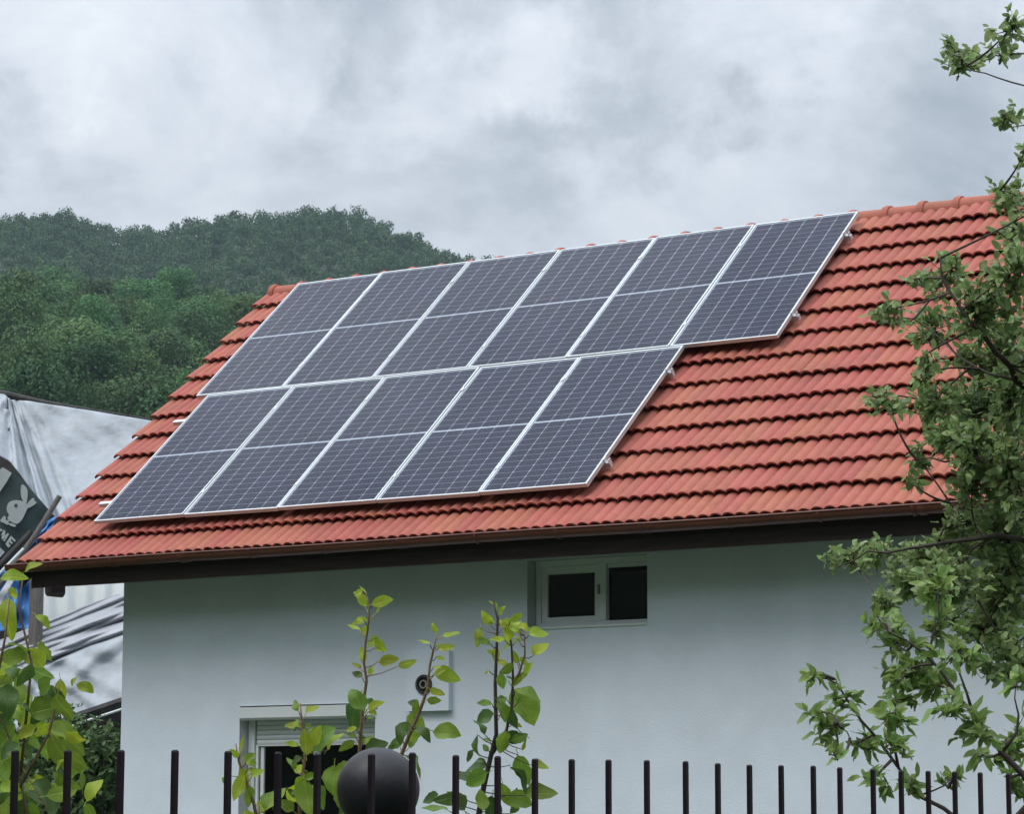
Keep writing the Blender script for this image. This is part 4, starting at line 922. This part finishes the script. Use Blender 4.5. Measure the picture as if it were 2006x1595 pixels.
# ------------------------------------------------------------------ fruit trees at the right edge
def tree(name, label, D, base, limbs, clusters, tone, lpx, wjit, leafn_single, barkr, rosette, seed, dens=1.0, thin=.5):
    r = random.Random(seed); b = px(base[0], 1600, D); e = empty(name, (b[0], b[1], 0), label, 'tree')
    m = MB(); top = px(base[0]+base[1], base[2], D)
    trunk_pts = [np.array([b[0], b[1], -.05]), np.array([b[0]*.7+top[0]*.3, b[1]*.7+top[1]*.3, top[2]*.35]), np.array([b[0]*.3+top[0]*.7, b[1]*.3+top[1]*.7, top[2]*.7]), top]
    m.tube(trunk_pts, [barkr*1.35, barkr, barkr*.85, barkr*.62], 12); m.build('trunk', M['bark'], e, smooth=True)
    segs = []
    for pts, r0, r1 in limbs:
        dd = [D+(q[2] if len(q) > 2 else 0) for q in pts]; P = [px(q[0], q[1], d_) for q, d_ in zip(pts, dd)]
        # insert jittered midpoints so that limbs are not straight
        Q = [P[0]]
        for i in range(len(P)-1):
            L_ = np.linalg.norm(P[i+1]-P[i]); Q += [P[i]*.5+P[i+1]*.5+np.array([r.gauss(0, .05), r.gauss(0, .05), r.gauss(0, .05)])*L_, P[i+1]]
        k = len(Q); mm = MB(); mm.tube(Q, [(r0+(r1-r0)*(i/(k-1))**.6)*thin for i in range(k)], 7); mm.build('limb', M['bark'], e, smooth=True)
        for i in range(k): segs.append(Q[i])
        for i in range(k-1): segs.append((Q[i]+Q[i+1])/2)
    S_ = np.array(segs); mats = []
    tw = MB()
    for cx_, cy_, rx, ry, n_ in clusters:
        n_ = n_*dens; hub = px(cx_, cy_, D+r.uniform(-1, 1)*wjit)
        j = int(np.argmin(np.sum((S_-hub)**2, 1))); root = S_[j]
        mid_ = root*.45+hub*.55+np.array([r.gauss(0, .03), r.gauss(0, .03), -.02+r.gauss(0, .03)])
        pxm = D/(FL*PW); ext = max(rx, ry)*pxm
        # the bough reaches through the cluster
        end = hub+(hub-mid_)/(np.linalg.norm(hub-mid_)+1e-6)*ext*.45
        bough = [root*(1-t)**2+2*mid_*t*(1-t)+hub*t*t for t in np.linspace(0, 1, 7)]+[end]
        tw.tube(bough, list(np.linspace(.0050, .0018, len(bough))), 6, caps=False)
        B_ = np.array(bough[3:])
        k = max(1, int(n_/(5 if not rosette else 7)))
        for t_ in range(k):
            while True:
                a, b_ = r.uniform(-1, 1), r.uniform(-1, 1)
                if a*a+b_*b_ <= 1: break
            tip = hub+RT*(a*rx*pxm)-UP*(b_*ry*pxm)+FW*r.uniform(-1, 1)*ext*1.1
            root_ = B_[int(np.argmin(np.sum((B_-tip)**2, 1)))]
            m2 = (root_+tip)/2+np.array([r.gauss(0, .012), r.gauss(0, .012), r.gauss(-.01, .012)])
            tw.tube([root_, m2, tip], [.0024, .0017, .0009], 5, caps=False)
            per = max(3, int(round(n_/k)))
            for q in range(per):
                ss = .15+.85*(q+1)/per if not rosette else .15+.85*(q+1)/per
                pos = root_*(1-ss)**2+2*m2*ss*(1-ss)+tip*ss*ss
                d0 = tip-m2; ang0 = math.atan2(float(d0 @ UP), float(d0 @ RT))
                ang = ang0+r.choice((-1, 1))*r.uniform(.25, 2.0) if q < per-1 else ang0+r.uniform(-.4, .4)
                l = lpx*r.uniform(.6, 1.25)*pxm
                nr_ = (Vector((0, 0, .75))-cf_*.45+Vector((r.gauss(0, .55), r.gauss(0, .55), r.gauss(0, .4)))).normalized()
                mats.append((leaf_matrix(pos+np.array([r.gauss(0, .006), r.gauss(0, .006), r.gauss(0, .006)]), l, ang, r, 1.0, nr_), r.randrange(5)))
    tw.build('twigs', M['twig'], e)
    # leaves turned most squarely to the viewer show largest
    r.shuffle(mats)
    def outside(mt):
        P = np.array(mt.translation); return PW/2+FL*PW*((P-CAM) @ RT)/pxdep(P) > PW
    mats.sort(key=lambda q: outside(q[0]))
    for mt, k in mats[:leafn_single]:
        o_ = link('leaf', LV[tone][k], None, e); o_.matrix_basis = mt
    rest = mats[leafn_single:]
    if rest:
        VV, FF, off = [], [], 0
        for k in range(5):
            me = LV[tone][k]; V = np.zeros(len(me.vertices)*3, np.float32); me.vertices.foreach_get('co', V); V = V.reshape(-1, 3)
            F = np.array([list(p.vertices) for p in me.polygons], np.int32)
            for mt, kk in rest:
                if kk != k: continue
                mm = np.array(mt); VV.append(V @ mm[:3, :3].T+mm[:3, 3]); FF.append(F+off); off += len(V)
        tag(link('crown', np_mesh('leaf_crown', np.concatenate(VV), np.concatenate(FF), LV[tone][0].materials[0], True), None, e), kind='stuff')
    return e
tree('plum_tree', 'large fruit tree with many small rounded leaves beside the roof', 10.2, (2230, -60, 900),
     [([(2170, 900), (2080, 820), (1990, 745, -.2), (1950, 690, -.3), (1895, 625, -.35), (1850, 555, -.3), (1842, 505, -.3)], .045, .006),
      ([(1990, 745, -.2), (1905, 715, 0), (1850, 670, .1), (1790, 625, .2), (1735, 605, .2)], .012, .003),
      ([(2080, 820), (1990, 760, .3), (1920, 735, .35), (1870, 690, .4), (1835, 650, .4)], .015, .004),
      ([(2170, 900), (2090, 880, .2), (1980, 830, .3), (1880, 790, .3), (1790, 780, .3), (1715, 780, .3)], .030, .004),
      ([(2170, 960), (2060, 930, -.3), (1940, 900, -.4), (1850, 905, -.4), (1795, 900, -.4)], .025, .004),
      ([(2170, 900), (2130, 650, .1), (2085, 420, .1), (2060, 250, .1), (2030, 110, .1)], .040, .008),
      ([(2060, 250, .1), (2010, 168), (1955, 152), (1905, 138), (1868, 105)], .010, .003),
      ([(2060, 300, .1), (2005, 245), (1962, 248)], .008, .003),
      ([(2085, 420, .1), (2010, 390), (1960, 372)], .010, .003),
      ([(2100, 500, .1), (2010, 460), (1965, 440)], .010, .003),
      ([(2170, 1080), (2060, 1080, -.2), (1950, 1050, -.3), (1860, 1062, -.3), (1780, 1075, -.3), (1700, 1080, -.3), (1640, 1112, -.3)], .035, .004),
      ([(1950, 1050, -.3), (1880, 1110, -.3), (1800, 1150, -.2), (1725, 1185, -.2)], .012, .003),
      ([(2170, 1150), (2070, 1200, .2), (1980, 1190, .2), (1900, 1160, .2)], .030, .006),
      ([(2070, 1200, .2), (1995, 1260, .2), (1960, 1330, .2)], .015, .004),
      ([(2060, 930, -.3), (1990, 1000, -.1), (1900, 1000), (1860, 985)], .018, .004),
      ([(2170, 900), (2190, 700, .3), (2230, 480, .5), (2250, 260, .5)], .09, .012), ([(2170, 900), (2270, 760, -.2), (2380, 640, -.4), (2470, 560, -.5)], .07, .010),
      ([(2190, 700, .3), (2300, 540, .6), (2370, 400, .8)], .03, .008), ([(2200, 1000), (2330, 920, .4), (2450, 880, .6), (2540, 880, .6)], .05, .008),
      ([(2210, 1150), (2330, 1110, -.4), (2440, 1090, -.6)], .04, .008), ([(2180, 950), (2190, 820, -.8), (2200, 650, -1.2), (2180, 480, -1.3)], .05, .008)],
     [(1975, 60, 42, 40, 60), (1940, 110, 70, 26, 60), (1880, 115, 40, 34, 70), (1858, 85, 14, 22, 16), (1965, 228, 26, 28, 40), (2005, 300, 10, 20, 12), (1975, 385, 46, 38, 110), (1985, 460, 30, 30, 60),
      (1850, 545, 46, 46, 100), (1735, 605, 30, 28, 46), (1800, 545, 36, 16, 26), (1830, 640, 60, 40, 110), (1810, 700, 26, 30, 36), (1920, 600, 60, 70, 260), (1975, 540, 40, 60, 170), (1960, 680, 60, 80, 340), (1900, 700, 40, 40, 80),
      (1740, 785, 40, 22, 70), (1830, 790, 60, 38, 170), (1820, 735, 30, 22, 34), (1920, 800, 80, 60, 420), (1980, 780, 40, 90, 320), (1860, 850, 50, 36, 130), (1800, 900, 26, 26, 44), (1785, 945, 16, 20, 16), (1910, 880, 70, 50, 300), (1975, 930, 45, 90, 380),
      (1905, 960, 40, 40, 90), (1960, 1040, 60, 60, 340), (1880, 1030, 50, 34, 130), (1830, 1085, 80, 36, 220), (1740, 1085, 60, 30, 130), (1660, 1095, 42, 28, 62), (1860, 1140, 70, 50, 300), (1960, 1150, 60, 80, 460), (1780, 1140, 50, 34, 130), (1735, 1180, 26, 22, 46),
      (1930, 1230, 60, 46, 250), (1980, 1280, 40, 60, 210), (1870, 1200, 40, 30, 90), (1940, 1310, 30, 26, 60), (2050, 700, 60, 220, 300), (2060, 1050, 60, 220, 300), (2050, 400, 50, 120, 120)]
     +[(2310+random.Random(k).uniform(-1, 1)*230, 660+random.Random(k+99).uniform(-1, 1)*520, 78, 66, 120) for k in range(44)],
     'p', 20.5, .45, 300, .062, False, 3, 1.35, .5)
tree('young_fruit_tree', 'young fruit tree with longer fresh green leaves behind the fence end', 8.1, (2010, -60, 1640),
     [([(1950, 1640), (1880, 1610), (1800, 1560), (1760, 1505), (1712, 1440), (1668, 1385), (1640, 1340), (1612, 1318)], .013, .003),
      ([(1760, 1505), (1755, 1440), (1742, 1400), (1750, 1380)], .007, .002),
      ([(1712, 1440), (1670, 1460), (1640, 1420)], .005, .002),
      ([(1950, 1640), (2030, 1560), (1962, 1475), (1905, 1395), (1862, 1342), (1820, 1290), (1775, 1255), (1725, 1222)], .020, .003),
      ([(1905, 1395), (1880, 1320), (1878, 1270)], .008, .002), ([(1820, 1290), (1840, 1210), (1838, 1150)], .006, .002),
      ([(1962, 1475), (1995, 1400), (1990, 1340)], .009, .002), ([(1800, 1560), (1850, 1540), (1870, 1520)], .005, .002), ([(2030, 1560), (2060, 1460), (2040, 1380)], .01, .003)],
     [(1605, 1328, 22, 16, 16), (1650, 1372, 30, 22, 30), (1600, 1398, 20, 30, 16), (1640, 1430, 40, 36, 44), (1690, 1450, 30, 30, 28), (1755, 1400, 26, 26, 36), (1750, 1460, 40, 30, 34), (1725, 1520, 36, 30, 24), (1790, 1545, 30, 40, 20), (1860, 1530, 28, 22, 18), (1630, 1480, 20, 20, 10),
      (1720, 1225, 26, 16, 26), (1760, 1260, 50, 34, 56), (1775, 1320, 56, 36, 70), (1840, 1160, 34, 30, 50), (1850, 1220, 34, 40, 50), (1880, 1280, 36, 30, 54), (1830, 1330, 50, 40, 70), (1760, 1375, 40, 26, 34), (1860, 1390, 36, 36, 44), (1920, 1420, 40, 46, 60), (1990, 1345, 26, 26, 34), (1985, 1440, 26, 60, 44), (1925, 1480, 30, 30, 22), (1980, 1530, 30, 30, 24)],
     'f', 32, .25, 300, .045, True, 9, 1.1, .7)

# ------------------------------------------------------------------ haze over the valley
hz = MB(); hz.box((-1900, -700, -6.0), (1500, 1900, 330))
hm = bpy.data.materials.new('valley haze'); hm.use_nodes = True; hm.node_tree.nodes.remove(hm.node_tree.nodes['Principled BSDF'])
pv = hm.node_tree.nodes.new('ShaderNodeVolumePrincipled'); pv.inputs['Color'].default_value = (0.66, 0.81, 0.97, 1); pv.inputs['Density'].default_value = 0.00011
hm.node_tree.links.new(pv.outputs[0], hm.node_tree.nodes['Material Output'].inputs['Volume'])
hb = hz.build('haze', hm); tag(hb, 'thin bluish air over the valley', 'haze', kind='stuff')
